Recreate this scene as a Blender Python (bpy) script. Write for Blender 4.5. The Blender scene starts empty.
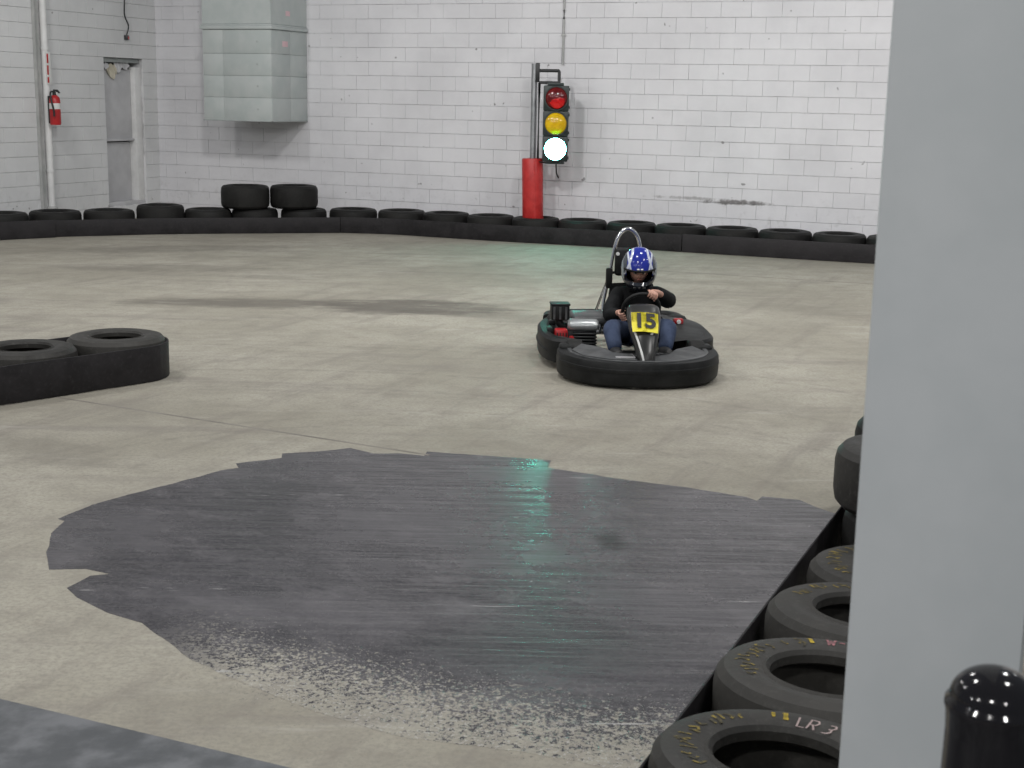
import bpy, bmesh, math, random
from mathutils import Vector, Matrix, Quaternion
random.seed(7)
C = bpy.context.scene.collection
SC = bpy.context.scene
PI = math.pi

# ---------------------------------------------------------------- camera, world, light, exposure
cam_d = bpy.data.cameras.new('camera'); cam = bpy.data.objects.new('camera', cam_d); C.objects.link(cam)
cam_d.sensor_width = 36.0; cam_d.lens = 36.0 * 1385.0 / 1024.0; cam_d.clip_start = 0.05; cam_d.clip_end = 200
_f = 1385.0
_dn = Vector((385 - 512, 7093 - 384, _f)).normalized()          # "down" seen from the camera (x right, y down, z forward)
_fw = (Vector((0, 0, 1)) - _dn * _dn.z).normalized()
_rt = _dn.cross(_fw)
_W = Matrix((_rt, _fw, -_dn))                                    # camera vector -> world vector
_x, _y, _z = _W @ Vector((1, 0, 0)), _W @ Vector((0, -1, 0)), _W @ Vector((0, 0, -1))
EYE = Vector((0, 0, 1.95))
cam.matrix_world = Matrix(((_x.x, _y.x, _z.x, EYE.x), (_x.y, _y.y, _z.y, EYE.y), (_x.z, _y.z, _z.z, EYE.z), (0, 0, 0, 1)))
cam_d.dof.use_dof = True; cam_d.dof.focus_distance = 11.0; cam_d.dof.aperture_fstop = 9.0
SC.camera = cam

wd = bpy.data.worlds.new('world'); SC.world = wd; wd.use_nodes = True
bg = wd.node_tree.nodes['Background']; bg.inputs[0].default_value = (0.80, 0.88, 1.0, 1); bg.inputs[1].default_value = 0.20

U = Vector((0.9245, -0.3812, 0)); N = Vector((0.3812, 0.9245, 0))   # along the back wall, into the back wall
WALL_N = 18.555                                                     # face of the back wall
WALL_S = -13.83                                                     # face of the left wall
def B(s, n, z=0.0): return U * s + N * n + Vector((0, 0, z))
LAMP_Z = 5.7
def lamp(s, n, power, tilt=0.0, size=0.5):
    """high-bay lamp; tilt in degrees turns its face towards the back wall"""
    d = bpy.data.lights.new('high_bay_lamp', 'AREA'); d.shape = 'DISK'; d.size = size; d.energy = power
    d.color = (1.0, 0.985, 0.965)
    o = bpy.data.objects.new('high_bay_lamp', d); C.objects.link(o); o.location = B(s, n, LAMP_Z)
    o.rotation_euler = (Vector((0, 0, -1)) * math.cos(math.radians(tilt)) + N * math.sin(math.radians(tilt))).to_track_quat('-Z', 'Y').to_euler()
    return o
for s, p in ((-2.0, 26), (3.0, 26)):
    lamp(s, 14.3, p)
for s, p in ((-11.3, 85), (-7.0, 165), (-2.4, 148), (2.2, 148), (6.5, 120)):
    lamp(s, 10.6, p, 55)
for s, p in ((-9.0, 104), (-4.0, 98), (1.0, 100)):
    lamp(s, 8.0, p)
for s, p in ((-7.5, 76), (-3.0, 68), (1.5, 56)):
    lamp(s, 3.6, p)
for s, p in ((-10, 170), (-5.2, 210), (-0.4, 210), (4.4, 170)):
    lamp(s, -4.2, p, 12)

SC.view_settings.view_transform = 'Standard'; SC.view_settings.look = 'None'
SC.view_settings.gamma = 1.0; SC.view_settings.use_curve_mapping = False
SC.view_settings.exposure = 0.0

# ---------------------------------------------------------------- node helpers
class V:
    """a float socket with arithmetic"""
    def __init__(s, nt, sock): s.nt, s.s = nt, sock
    def _op(s, op, *a):
        n = s.nt.nodes.new('ShaderNodeMath'); n.operation = op
        for i, x in enumerate((s,) + a):
            if isinstance(x, V): s.nt.links.new(x.s, n.inputs[i])
            else: n.inputs[i].default_value = float(x)
        return V(s.nt, n.outputs[0])
    def __add__(s, o): return s._op('ADD', o)
    def __radd__(s, o): return s._op('ADD', o)
    def __sub__(s, o): return s._op('SUBTRACT', o)
    def __rsub__(s, o): return (s * -1) + o
    def __mul__(s, o): return s._op('MULTIPLY', o)
    def __rmul__(s, o): return s._op('MULTIPLY', o)
    def __truediv__(s, o): return s._op('DIVIDE', o)
    def abs(s): return s._op('ABSOLUTE')
    def sqrt(s): return s._op('SQRT')
    def mx(s, o): return s._op('MAXIMUM', o)
    def mn(s, o): return s._op('MINIMUM', o)
    def lt(s, o): return s._op('LESS_THAN', o)
    def gt(s, o): return s._op('GREATER_THAN', o)
    def step(s, a, b, lo=0.0, hi=1.0):
        n = s.nt.nodes.new('ShaderNodeMapRange'); n.interpolation_type = 'SMOOTHSTEP'; n.clamp = True
        s.nt.links.new(s.s, n.inputs[0])
        n.inputs[1].default_value = a; n.inputs[2].default_value = b; n.inputs[3].default_value = lo; n.inputs[4].default_value = hi
        return V(s.nt, n.outputs[0])

class Mat:
    def __init__(self, name, rough=0.5, metal=0.0, spec=0.5):
        self.m = bpy.data.materials.new(name); self.m.use_nodes = True
        self.nt = self.m.node_tree; self.b = self.nt.nodes['Principled BSDF']
        self.b.inputs['Roughness'].default_value = rough; self.b.inputs['Metallic'].default_value = metal
        self.b.inputs['Specular IOR Level'].default_value = spec
    def pos(self, world=False):
        if world:
            n = self.nt.nodes.new('ShaderNodeNewGeometry'); s = n.outputs['Position']
        else:
            n = self.nt.nodes.new('ShaderNodeTexCoord'); s = n.outputs['Object']
        return s
    def xyz(self, sock):
        n = self.nt.nodes.new('ShaderNodeSeparateXYZ'); self.nt.links.new(sock, n.inputs[0])
        return [V(self.nt, o) for o in n.outputs]
    def comb(self, x, y, z):
        n = self.nt.nodes.new('ShaderNodeCombineXYZ')
        for i, a in enumerate((x, y, z)):
            if isinstance(a, V): self.nt.links.new(a.s, n.inputs[i])
            else: n.inputs[i].default_value = a
        return n.outputs[0]
    def noise(self, sock, scale, detail=4, rough=0.6):
        n = self.nt.nodes.new('ShaderNodeTexNoise'); n.inputs['Scale'].default_value = scale
        n.inputs['Detail'].default_value = detail; n.inputs['Roughness'].default_value = rough
        if sock is not None: self.nt.links.new(sock, n.inputs['Vector'])
        return V(self.nt, n.outputs[0])
    def mix(self, fac, a, b):
        n = self.nt.nodes.new('ShaderNodeMix'); n.data_type = 'RGBA'
        for sock, v in ((n.inputs[0], fac), (n.inputs[6], a), (n.inputs[7], b)):
            if isinstance(v, V): self.nt.links.new(v.s, sock)
            elif hasattr(v, 'is_linked'): self.nt.links.new(v, sock)
            elif isinstance(v, (int, float)): sock.default_value = v
            else: sock.default_value = (*v, 1)
        return n.outputs[2]
    def color(self, sock): self.nt.links.new(sock, self.b.inputs['Base Color'])
    def roughness(self, v): self.nt.links.new(v.s, self.b.inputs['Roughness'])
    def bump(self, v, strength=0.3, dist=0.01):
        n = self.nt.nodes.new('ShaderNodeBump'); n.inputs['Strength'].default_value = strength; n.inputs['Distance'].default_value = dist
        self.nt.links.new(v.s, n.inputs['Height']); self.nt.links.new(n.outputs[0], self.b.inputs['Normal'])

def simple(name, a, b, rough=0.5, metal=0.0, scale=6.0, bump=0.0, spec=0.5, lo=0.35, hi=0.65):
    m = Mat(name, rough, metal, spec); p = m.pos()
    nz = m.noise(p, scale)
    m.color(m.mix(nz.step(lo, hi), a, b))
    if bump: m.bump(m.noise(p, scale * 8), bump, 0.004)
    return m.m

def emit(name, col, strength):
    m = Mat(name, 0.25); n = m.noise(m.pos(), 30)
    m.color(m.mix(n, [c * 0.5 for c in col], col))
    m.b.inputs['Emission Color'].default_value = (*col, 1); m.b.inputs['Emission Strength'].default_value = strength
    return m.m

# ---------------------------------------------------------------- materials
def concrete_color(m, p):
    """beige track concrete: mottling, tyre smears, scuffs and sweeping streaks. returns colour socket, height, roughness"""
    x, y, z = m.xyz(p)
    big = m.noise(p, 0.55, 5)
    col = m.mix(big.step(0.35, 0.65), (0.320, 0.298, 0.243), (0.425, 0.400, 0.335))
    med = m.noise(p, 3.2, 6, 0.7)
    col = m.mix(med.step(0.42, 0.72, 0.0, 0.5), col, (0.245, 0.228, 0.195))
    fine = m.noise(p, 48, 4, 0.75)
    col = m.mix(fine.step(0.38, 0.70, 0.0, 0.62), col, (0.23, 0.218, 0.19))
    # paler towards the back of the hall, worn smooth by the karts
    ru = x * 0.42 + y * 0.91; rv = x * 0.91 - y * 0.42
    st = m.noise(m.comb(rv * 5.0, ru * 0.55, 0.0), 1.0, 5, 0.65)
    col = m.mix(st.step(0.5, 0.72, 0.0, 0.5), col, (0.22, 0.20, 0.175))
    st2 = m.noise(m.comb(x * 0.35, y * 2.6, 3.1), 1.0, 6, 0.7)
    col = m.mix(st2.step(0.50, 0.72, 0.0, 0.6), col, (0.215, 0.195, 0.175))
    # dark rubbed smears on the racing line (positions on the ground in metres)
    brk = m.noise(m.comb(x * 1.3, y * 3.2, 0.7), 1.0, 6, 0.75)
    for (cx, cy, rx, ry, ang, amt) in ((-1.0, 12.95, 1.15, .62, -.1, .85), (-2.6, 13.0, 1.25, .42, .05, .7), (-2.6, 14.9, .75, .25, 0, .35),
                                       (-.2, 12.5, 1.0, .35, -.3, .35), (-3.9, 15.6, 1.4, .5, .1, .38), (-4.4, 17.5, 2.0, .5, .35, .4),
                                       (-2.6, 7.4, .8, .3, -.5, .25), (1.3, 15.5, 1.6, .35, -.35, .22), (3.0, 13.2, 1.0, .4, -.5, .2)):
        ca, sa = math.cos(ang), math.sin(ang)
        dx = (x - cx) * ca + (y - cy) * sa; dy = (y - cy) * ca - (x - cx) * sa
        e = ((dx / rx) * (dx / rx) + (dy / ry) * (dy / ry))
        k = (e * -1.0 + 1.0 + (brk - 0.5) * 2.6).step(0.0, 0.9, 0.0, amt)
        col = m.mix(k, col, (0.125, 0.113, 0.098))
    # curved tyre scrubs
    mot = m.noise(p, 11, 5, 0.75)
    col = m.mix(mot.step(0.5, 0.72, 0.0, 0.4), col, (0.215, 0.19, 0.16))
    pl_ = m.noise(m.comb(x * 1.1, y * 5.0, 8.0), 1.0, 6, .7)
    col = m.mix(pl_.step(0.55, 0.75, 0.0, 0.35), col, (0.53, 0.505, 0.45))
    thin = m.noise(p, 9, 4)
    for (cx, cy, r, w, amt) in ((-1.5, 4.6, 5.2, .05, .40), (-1.4, 4.8, 4.4, .05, .35), (-1.8, 4.2, 6.6, .06, .34), (-1.9, 4.1, 6.85, .04, .34), (1.9, 15.5, 5.0, .05, .25),
                                (-0.6, 5.9, 2.25, .04, .3), (-0.2, 5.6, 2.9, .05, .3), (3.2, 4.0, 5.0, .05, .22), (2.0, 3.0, 8.2, .06, .22)):
        dx = x - cx; dy = y - cy
        dd = ((dx * dx + dy * dy).sqrt() - r).abs()
        k = dd.step(0.0, w, 1.0, 0.0) * thin.step(0.38, 0.62) * amt
        col = m.mix(k, col, (0.19, 0.175, 0.155))
    return col, fine, med, x, y

# signed distance below the worn near edge of the painted patch (positive = towards the platform)
def wear_dist(m, x, y):
    segs = [((-1.55, 4.98), (-0.62, 4.58)), ((-0.62, 4.58), (-0.12, 4.28)), ((-0.12, 4.28), (0.65, 4.17))]
    out = None
    for (a, b) in segs:
        dx, dy = b[0] - a[0], b[1] - a[1]; L = math.hypot(dx, dy); nx, ny = dy / L, -dx / L
        dst = (x - a[0]) * nx + (y - a[1]) * ny
        out = dst if out is None else out.mx(dst)
    return out

def floor_mat():
    m = Mat('track_concrete', 0.72, spec=0.18); p = m.pos(True)
    col, fine, med, x, y = concrete_color(m, p)
    wd_ = wear_dist(m, x, y)
    ins = (x + 1.35).step(0.0, 0.6) * (y - 3.0).step(0, .1) * wd_.step(-0.7, -0.45)
    ch = m.noise(p, 26, 3, 0.8); sp = m.noise(p, 55, 2, 0.9)
    lowf = m.noise(p, 2.2, 3)
    dens = (wd_ * -1.9 + 1.0 + (lowf - 0.5) * 1.2)
    k = (sp * 0.6 + ch * 0.4 + dens * 0.16 - 0.62).step(0.0, 0.05) * ins * dens.step(-0.2, 0.2)
    col = m.mix(k * 0.8, col, (0.105, 0.10, 0.10))
    pale = (m.noise(p, 62, 2, 0.9) + dens * 0.06 - 0.70).step(0.0, 0.05) * ins * dens.step(0.0, 0.4)
    col = m.mix(pale * 0.7, col, (0.62, 0.60, 0.57))
    m.color(col)
    m.roughness(med.step(0.3, 0.7, 0.68, 0.85))
    m.bump(fine + ch * dens.step(-0.2, 0.5) * ins, 0.35, 0.006)
    return m.m

def patch_mat():
    m = Mat('grey_floor_paint', 0.4, spec=0.42); p = m.pos(True)
    ccol, fine, med, x, y = concrete_color(m, p)
    n1 = m.noise(p, 1.1, 6, 0.7); n2 = m.noise(m.comb(x * 3.0 - y * 1.2, y * 5.0 + x * 2.5, 0.0), 1.0, 7, 0.78)
    pc = m.mix(n1.step(0.38, 0.62), (0.040, 0.038, 0.042), (0.078, 0.074, 0.080))
    pc = m.mix(n2.step(0.46, 0.72, 0.0, 0.7), pc, (0.145, 0.136, 0.143))
    n4 = m.noise(m.comb(x * 8.0 - y * 4.0, y * 12.0 + x * 7.0, 5.0), 1.0, 6, 0.78)
    pc = m.mix(n4.step(0.5, 0.7, 0.0, 0.55), pc, (0.022, 0.021, 0.024))
    n3 = m.noise(p, 45, 3, 0.8)
    pc = m.mix(n3.step(0.42, 0.75, 0.0, 0.6), pc, (0.135, 0.126, 0.132))
    # darker fresh rectangle of rubber by the middle of the patch
    dk = ((x - 0.455 + (y - 5.98) * 0.12).abs() * 13.0).mx((y - 5.98).abs() * 6.5)
    pc = m.mix((dk * -1.0 + 1.1 + (m.noise(p, 16, 5, .75) - .5) * 2.2).step(0.0, .8, 0.0, .85), pc, (0.012, 0.012, 0.012))
    for (cx, cy, rx, ry) in ((-.55, 5.05, .9, .28), (.15, 4.75, .6, .35)):
        e = (x - cx) / rx; g = (y - cy) / ry
        k = ((e * e + g * g) * -1.0 + 1.0 + (n2 - 0.5) * 2.0).step(0, 1.2, 0, .55)
        pc = m.mix(k, pc, (0.05, 0.055, 0.055) if cx > 0 else (0.135, 0.128, 0.135))
    wd_ = wear_dist(m, x, y)
    ch = m.noise(p, 24, 3, 0.8); sp = m.noise(p, 55, 2, 0.9); lowf = m.noise(p, 2.2, 3)
    gate = (x + 1.35).step(0.0, 0.5)
    k = (sp * 0.6 + ch * 0.4 - 0.555 + wd_ * 0.36 + (lowf - .5) * .14).step(-0.03, 0.05) * (wd_ + 0.25).step(0.0, 0.15) * gate
    col = m.mix(k, pc, ccol)
    pale = (m.noise(p, 60, 2, 0.9) + (wd_ * 0.35).mn(0.02) - 0.60).step(0.0, 0.04) * (wd_ + 0.42).step(0.0, 0.25) * gate
    col = m.mix(pale * 0.5, col, (0.52, 0.50, 0.48))
    # a few long pale scratches
    scr = (m.noise(m.comb(x * 0.9 + y * 0.5, y * 14.0, 2.2), 1.0, 4, .7) - 0.69).step(0.0, 0.02)
    col = m.mix(scr * 0.6, col, (0.5, 0.49, 0.48))
    m.color(col)
    m.roughness(n1.step(0.3, 0.7, 0.23, 0.30) * (k * -1.0 + 1.0) + k * 0.62)
    wave = m.noise(m.comb(x * 1.6, y * 15.0, 0.0), 1.0, 3, .5)
    m.bump(wave * 1.5 + n4 * 0.12 + fine * 0.12 + ch * k * 0.5, 0.34, 0.012)
    return m.m

def wall_mat(name, a, b):
    m = Mat(name, 0.55, spec=0.35); p = m.pos(True); x, y, z = m.xyz(p)
    oi = m.nt.nodes.new('ShaderNodeObjectInfo'); rnd = V(m.nt, oi.outputs['Random'])
    nz = m.noise(p, 1.3, 5)
    col = m.mix(nz.step(0.3, 0.7), a, b)
    col = m.mix(rnd * 0.06, col, [c * 0.72 for c in a])
    gr = m.noise(p, 9, 5, 0.7)
    # splashed rubber grime low on the wall and small chips in the paint
    low = z.step(0.2, 1.0, 1.0, 0.0)
    col = m.mix(low * gr.step(0.5, 0.75) * 0.35, col, (0.30, 0.29, 0.28))
    chip = (m.noise(p, 11.0, 2, 0.4) - 0.76).step(0.0, 0.015)
    col = m.mix(chip * 0.7, col, (0.16, 0.15, 0.15))
    # long scrape where tyres have leaned against the wall
    s = x * U.x + y * U.y
    e = ((s + 4.45) / 0.55); g = (z - 0.625) / 0.045
    k = ((e * e + g * g) * -1.0 + 1.0 + (gr - 0.5) * 2.6).step(0.0, 0.9, 0, .85)
    col = m.mix(k, col, (0.12, 0.11, 0.105))
    e = ((s + 5.0) / 1.0); g = (z - 0.655) / 0.03
    k = ((e * e + g * g) * -1.0 + 1.0 + (gr - 0.5) * 3.0).step(0.2, 1.2, 0, .6)
    col = m.mix(k, col, (0.2, 0.19, 0.185))
    m.color(col)
    m.bump(m.noise(p, 30, 4, .7), 0.35, 0.006)
    return m.m

def rubber(name, a, b, rough=0.62, streak=True):
    m = Mat(name, rough, spec=0.25); p = m.pos()
    oi = m.nt.nodes.new('ShaderNodeObjectInfo'); rnd = V(m.nt, oi.outputs['Random'])
    nz = m.noise(p, 5.0, 6, 0.7)
    col = m.mix(nz.step(0.35, 0.7), a, b)
    f = m.noise(p, 38, 4, 0.7)
    col = m.mix(f.step(0.5, 0.8, 0.0, 0.55), col, [min(1, c * 1.9 + .004) for c in b])
    col = m.mix(rnd * 0.35, col, [c * 1.7 for c in b])
    m.color(col); m.bump(f, 0.25, 0.004)
    m.roughness(nz.step(0.3, 0.7, rough - 0.12, rough + 0.12))
    return m.m

M = {}
M['floor'] = floor_mat(); M['patch'] = patch_mat()
M['wall'] = wall_mat('white_block_paint', (0.665, 0.66, 0.68), (0.745, 0.74, 0.76))
M['wall_left'] = wall_mat('grey_white_block_paint', (0.65, 0.655, 0.655), (0.73, 0.735, 0.735))
M['tyre'] = rubber('tyre_rubber', (0.007, 0.007, 0.007), (0.016, 0.0155, 0.0145))
M['tyre_near'] = rubber('dusty_tyre_rubber', (0.022, 0.021, 0.019), (0.044, 0.042, 0.038), 0.55)
M['belt'] = rubber('belt_rubber', (0.009, 0.0083, 0.009), (0.024, 0.022, 0.0235), 0.6)
M['column'] = simple('grey_column_paint', (0.50, 0.525, 0.53), (0.54, 0.56, 0.565), 0.5, scale=3, bump=0.08)
M['platform'] = simple('worn_dark_floor_paint', (0.075, 0.08, 0.086), (0.165, 0.17, 0.18), 0.5, scale=6.5, bump=0.25)
M['duct'] = simple('grey_duct_paint', (0.42, 0.46, 0.45), (0.47, 0.50, 0.49), 0.5, scale=3, bump=0.05)
M['duct_edge'] = simple('duct_edge_paint', (0.30, 0.325, 0.32), (0.36, 0.385, 0.38), 0.5)
M['door'] = simple('grey_door_paint', (0.50, 0.50, 0.51), (0.58, 0.58, 0.59), 0.55, scale=2.5, bump=0.1)
M['white'] = simple('white_paint', (0.68, 0.68, 0.67), (0.76, 0.76, 0.75), 0.5, scale=5)
M['greyline'] = simple('grey_steel_paint', (0.36, 0.37, 0.36), (0.44, 0.44, 0.43), 0.5, scale=5)
M['dark'] = simple('dark_void', (0.02, 0.02, 0.02), (0.04, 0.04, 0.04), 0.8)
M['mortar'] = simple('painted_mortar', (0.40, 0.40, 0.405), (0.72, 0.72, 0.73), 0.7, scale=2.6)
M['red'] = simple('red_vinyl', (0.42, 0.018, 0.018), (0.52, 0.03, 0.028), 0.45, scale=8, bump=0.1)
M['red_gloss'] = simple('red_enamel', (0.36, 0.012, 0.016), (0.46, 0.02, 0.022), 0.35)
M['beige_board'] = simple('torn_beige_board', (0.50, 0.46, 0.36), (0.60, 0.56, 0.46), 0.7)
M['black_metal'] = simple('black_metal', (0.012, 0.013, 0.014), (0.022, 0.023, 0.024), 0.45)
M['galv'] = simple('galvanised_steel', (0.30, 0.31, 0.32), (0.42, 0.43, 0.44), 0.4, 0.8)
M['signal_black'] = simple('signal_black', (0.012, 0.02, 0.019), (0.022, 0.034, 0.032), 0.45)
M['lens_red_reflection'] = simple('red_lens_reflection', (0.40, 0.004, 0.006), (0.62, 0.012, 0.012), 0.12, scale=14)  # brighter copy of the red lens colour, for its painted reflection
M['lens_dim'] = simple('dark_red_lens', (0.10, 0.004, 0.005), (0.16, 0.008, 0.008), 0.12, scale=14)
M['lens_yellow'] = simple('yellow_lens', (0.62, 0.36, 0.004), (0.78, 0.50, 0.01), 0.12, scale=14)
M['lens_green'] = emit('lit_green_lens', (0.10, 1.0, 0.78), 95.0)
M['kart'] = simple('kart_plastic', (0.007, 0.0075, 0.0075), (0.016, 0.0165, 0.0165), 0.5, scale=7, bump=0.15, spec=0.22)
M['kart_grey'] = simple('scuffed_kart_plastic', (0.045, 0.047, 0.048), (0.085, 0.087, 0.088), 0.45, scale=9, bump=0.1)
M['nose'] = simple('nose_plastic', (0.016, 0.016, 0.015), (0.026, 0.025, 0.023), 0.3, scale=5)
M['yellow'] = simple('yellow_plate', (0.78, 0.68, 0.02), (0.86, 0.76, 0.03), 0.4)
M['ink'] = simple('black_ink', (0.008, 0.008, 0.008), (0.014, 0.014, 0.014), 0.5)
M['chrome'] = simple('chrome', (0.72, 0.72, 0.73), (0.82, 0.82, 0.82), 0.14, 1.0)
M['alu'] = simple('bare_aluminium', (0.55, 0.54, 0.54), (0.66, 0.65, 0.65), 0.35, 0.6)
M['silver'] = simple('silver_tank', (0.40, 0.42, 0.42), (0.52, 0.54, 0.54), 0.3, 0.5)
M['skin'] = simple('skin', (0.50, 0.27, 0.20), (0.58, 0.33, 0.25), 0.5, scale=12)
M['jacket'] = simple('black_jacket', (0.004, 0.0045, 0.005), (0.010, 0.0105, 0.0115), 0.8, scale=14, bump=0.3, spec=0.2)
M['jeans'] = simple('blue_denim', (0.020, 0.034, 0.074), (0.040, 0.060, 0.115), 0.85, scale=10, bump=0.3)
M['shoe'] = simple('black_shoe', (0.010, 0.010, 0.010), (0.022, 0.021, 0.020), 0.55)
M['sole'] = simple('grey_sole', (0.16, 0.16, 0.16), (0.22, 0.22, 0.22), 0.7)
M['eye'] = simple('eye_white', (0.6, 0.58, 0.55), (0.66, 0.64, 0.6), 0.3)
M['iris'] = simple('dark_iris', (0.02, 0.015, 0.01), (0.03, 0.02, 0.015), 0.3)
M['lip'] = simple('lip', (0.42, 0.16, 0.13), (0.46, 0.19, 0.15), 0.5)
M['dome'] = simple('black_gloss', (0.004, 0.0035, 0.004), (0.007, 0.006, 0.007), 0.10, scale=4)
M['chalk_yellow'] = simple('yellow_crayon', (0.20, 0.15, 0.02), (0.50, 0.36, 0.03), 0.8, scale=40, lo=.3, hi=.7)
M['worn_yellow'] = simple('worn_yellow_crayon', (0.05, 0.044, 0.026), (0.24, 0.18, 0.035), 0.8, scale=28, lo=.4, hi=.62)
M['chalk_pink'] = simple('pale_pink_chalk', (0.34, 0.26, 0.25), (0.44, 0.35, 0.33), 0.8, scale=40)
M['chalk_red'] = simple('red_chalk', (0.16, 0.08, 0.085), (0.40, 0.17, 0.18), 0.8, scale=40)
M['pink_patch'] = simple('pale_pink_patch', (0.62, 0.42, 0.45), (0.7, 0.5, 0.52), 0.5)
M['label_white'] = simple('white_label', (0.66, 0.66, 0.64), (0.74, 0.74, 0.72), 0.5)
M['joint'] = simple('dark_joint_filler', (0.16, 0.145, 0.125), (0.24, 0.22, 0.19), 0.8, scale=3)

def helmet_mat():
    m = Mat('helmet_paint', 0.14, spec=0.6); p = m.pos(); x, y, z = m.xyz(p); ax = x.abs()
    nz = m.noise(p, 18, 3)
    col = m.mix(nz, (0.012, 0.02, 0.20), (0.02, 0.035, 0.34))
    side = (ax - (z * -0.10 + 0.098)).step(0.0, 0.008)
    g = m.mix(nz, (0.020, 0.024, 0.030), (0.07, 0.085, 0.10))
    col = m.mix(side, col, g)
    low = (z + 0.03).step(0.0, 0.012, 1.0, 0.0)
    col = m.mix(low, col, (0.018, 0.020, 0.026))
    up = (z + 0.02).step(0.0, 0.01)
    l1 = (ax - (z * 0.22 + 0.062)).abs().step(0.005, 0.010, 1.0, 0.0) * up
    l2 = (ax - (z * -0.34 + 0.105)).abs().step(0.005, 0.010, 1.0, 0.0) * up
    l3 = (ax - (z * 0.06 + 0.126)).abs().step(0.004, 0.009, 1.0, 0.0)
    col = m.mix((l1.mx(l2)) * 0.92, col, (0.62, 0.66, 0.74)); col = m.mix(l3 * 0.7, col, (0.34, 0.40, 0.43))
    m.color(col)
    return m.m
M['helmet'] = helmet_mat()

# ---------------------------------------------------------------- mesh helpers
def link(name, me, mat, parent=None, smooth=True):
    mats = mat if isinstance(mat, (list, tuple)) else [mat]
    if not me.materials:
        for k in mats: me.materials.append(M[k] if isinstance(k, str) else k)
    o = bpy.data.objects.new(name, me); C.objects.link(o)
    if parent is not None: o.parent = parent
    return o
def from_bm(bm, name, mat, parent=None, smooth=None):
    """smooth: None flat, else an angle in degrees"""
    bmesh.ops.recalc_face_normals(bm, faces=bm.faces)
    if smooth is not None:
        for f in bm.faces: f.smooth = True
        for e in bm.edges:
            if len(e.link_faces) == 2 and e.calc_face_angle(0) > math.radians(smooth): e.smooth = False
    me = bpy.data.meshes.new(name); bm.to_mesh(me); bm.free()
    return link(name, me, mat, parent)
def tag(o, label=None, cat=None, group=None, kind=None):
    if label: o['label'] = label
    if cat: o['category'] = cat
    if group: o['group'] = group
    if kind: o['kind'] = kind
    return o
def empty(name, loc=(0, 0, 0), rz=0.0):
    o = bpy.data.objects.new(name, None); C.objects.link(o); o.location = loc; o.rotation_euler = (0, 0, rz); o.empty_display_size = 0.1
    return o
def copy_tree(o, parent=None):
    c = o.copy(); C.objects.link(c)
    if parent is not None: c.parent = parent
    for ch in list(o.children): copy_tree(ch, c)
    return c

def add_box(bm, lo, hi, mat4=None, bevel=0.0, seg=1):
    r = bmesh.ops.create_cube(bm, size=1.0); vs = r['verts']
    c = (Vector(lo) + Vector(hi)) / 2; d = Vector(hi) - Vector(lo)
    for v in vs: v.co = Vector((v.co.x * d.x, v.co.y * d.y, v.co.z * d.z)) + c
    if bevel:
        es = list({e for v in vs for e in v.link_edges})
        rr = bmesh.ops.bevel(bm, geom=es, offset=bevel, segments=seg, affect='EDGES', profile=0.5)
        vs = list({v for f in rr['faces'] for v in f.verts} | {v for v in vs if v.is_valid})
    if mat4 is not None: bmesh.ops.transform(bm, matrix=mat4, verts=vs)
    return vs
def add_lathe(bm, prof, seg=32, mat4=None, closed=False):
    rings = []
    for (r, z) in prof:
        if r < 1e-6: rings.append([bm.verts.new((0, 0, z))])
        else: rings.append([bm.verts.new((r * math.cos(2 * PI * k / seg), r * math.sin(2 * PI * k / seg), z)) for k in range(seg)])
    pairs = list(zip(rings[:-1], rings[1:])) + ([(rings[-1], rings[0])] if closed else [])
    for a, b in pairs:
        for k in range(seg):
            k2 = (k + 1) % seg
            if len(a) == 1 and len(b) == 1: continue
            if len(a) == 1: bm.faces.new((a[0], b[k], b[k2]))
            elif len(b) == 1: bm.faces.new((a[k], b[0], a[k2]))
            else: bm.faces.new((a[k], b[k], b[k2], a[k2]))
    vs = [v for r in rings for v in r]
    if mat4 is not None: bmesh.ops.transform(bm, matrix=mat4, verts=vs)
    return vs
def smooth_path(pts, n=6, closed=False):
    pts = [Vector(p) for p in pts]; out = []
    cnt = len(pts); rng = range(cnt if closed else cnt - 1)
    for i in rng:
        p0 = pts[(i - 1) % cnt] if closed or i > 0 else pts[i] * 2 - pts[i + 1]
        p1, p2 = pts[i], pts[(i + 1) % cnt]
        p3 = pts[(i + 2) % cnt] if closed or i + 2 < cnt else p2 * 2 - p1
        for k in range(n):
            t = k / n
            out.append(0.5 * ((2 * p1) + (p2 - p0) * t + (2 * p0 - 5 * p1 + 4 * p2 - p3) * t * t + (3 * p1 - p0 - 3 * p2 + p3) * t ** 3))
    if not closed: out.append(pts[-1])
    return out
def add_sweep(bm, path, prof, up=Vector((0, 0, 1)), closed=False, caps=True, scale=None):
    """sweep a closed profile [(side, up)] along path"""
    rings = []; n = len(path)
    for i, p in enumerate(path):
        a = path[(i - 1) % n] if (closed or i > 0) else path[i]
        b = path[(i + 1) % n] if (closed or i < n - 1) else path[i]
        t = (b - a).normalized(); side = t.cross(up)
        if side.length < 1e-5: side = t.cross(Vector((1, 0, 0)))
        side.normalize(); u2 = side.cross(t).normalized()
        s = scale(i / (n - 1)) if scale else 1.0
        rings.append([bm.verts.new(p + side * (x * s) + u2 * (y * s)) for (x, y) in prof])
    m = len(prof)
    for i in range(n if closed else n - 1):
        a, b = rings[i], rings[(i + 1) % n]
        for k in range(m): bm.faces.new((a[k], a[(k + 1) % m], b[(k + 1) % m], b[k]))
    if caps and not closed:
        bm.faces.new(rings[0][::-1]); bm.faces.new(rings[-1])
def circle(r, n=10): return [(r * math.cos(2 * PI * k / n), r * math.sin(2 * PI * k / n)) for k in range(n)]
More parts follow.
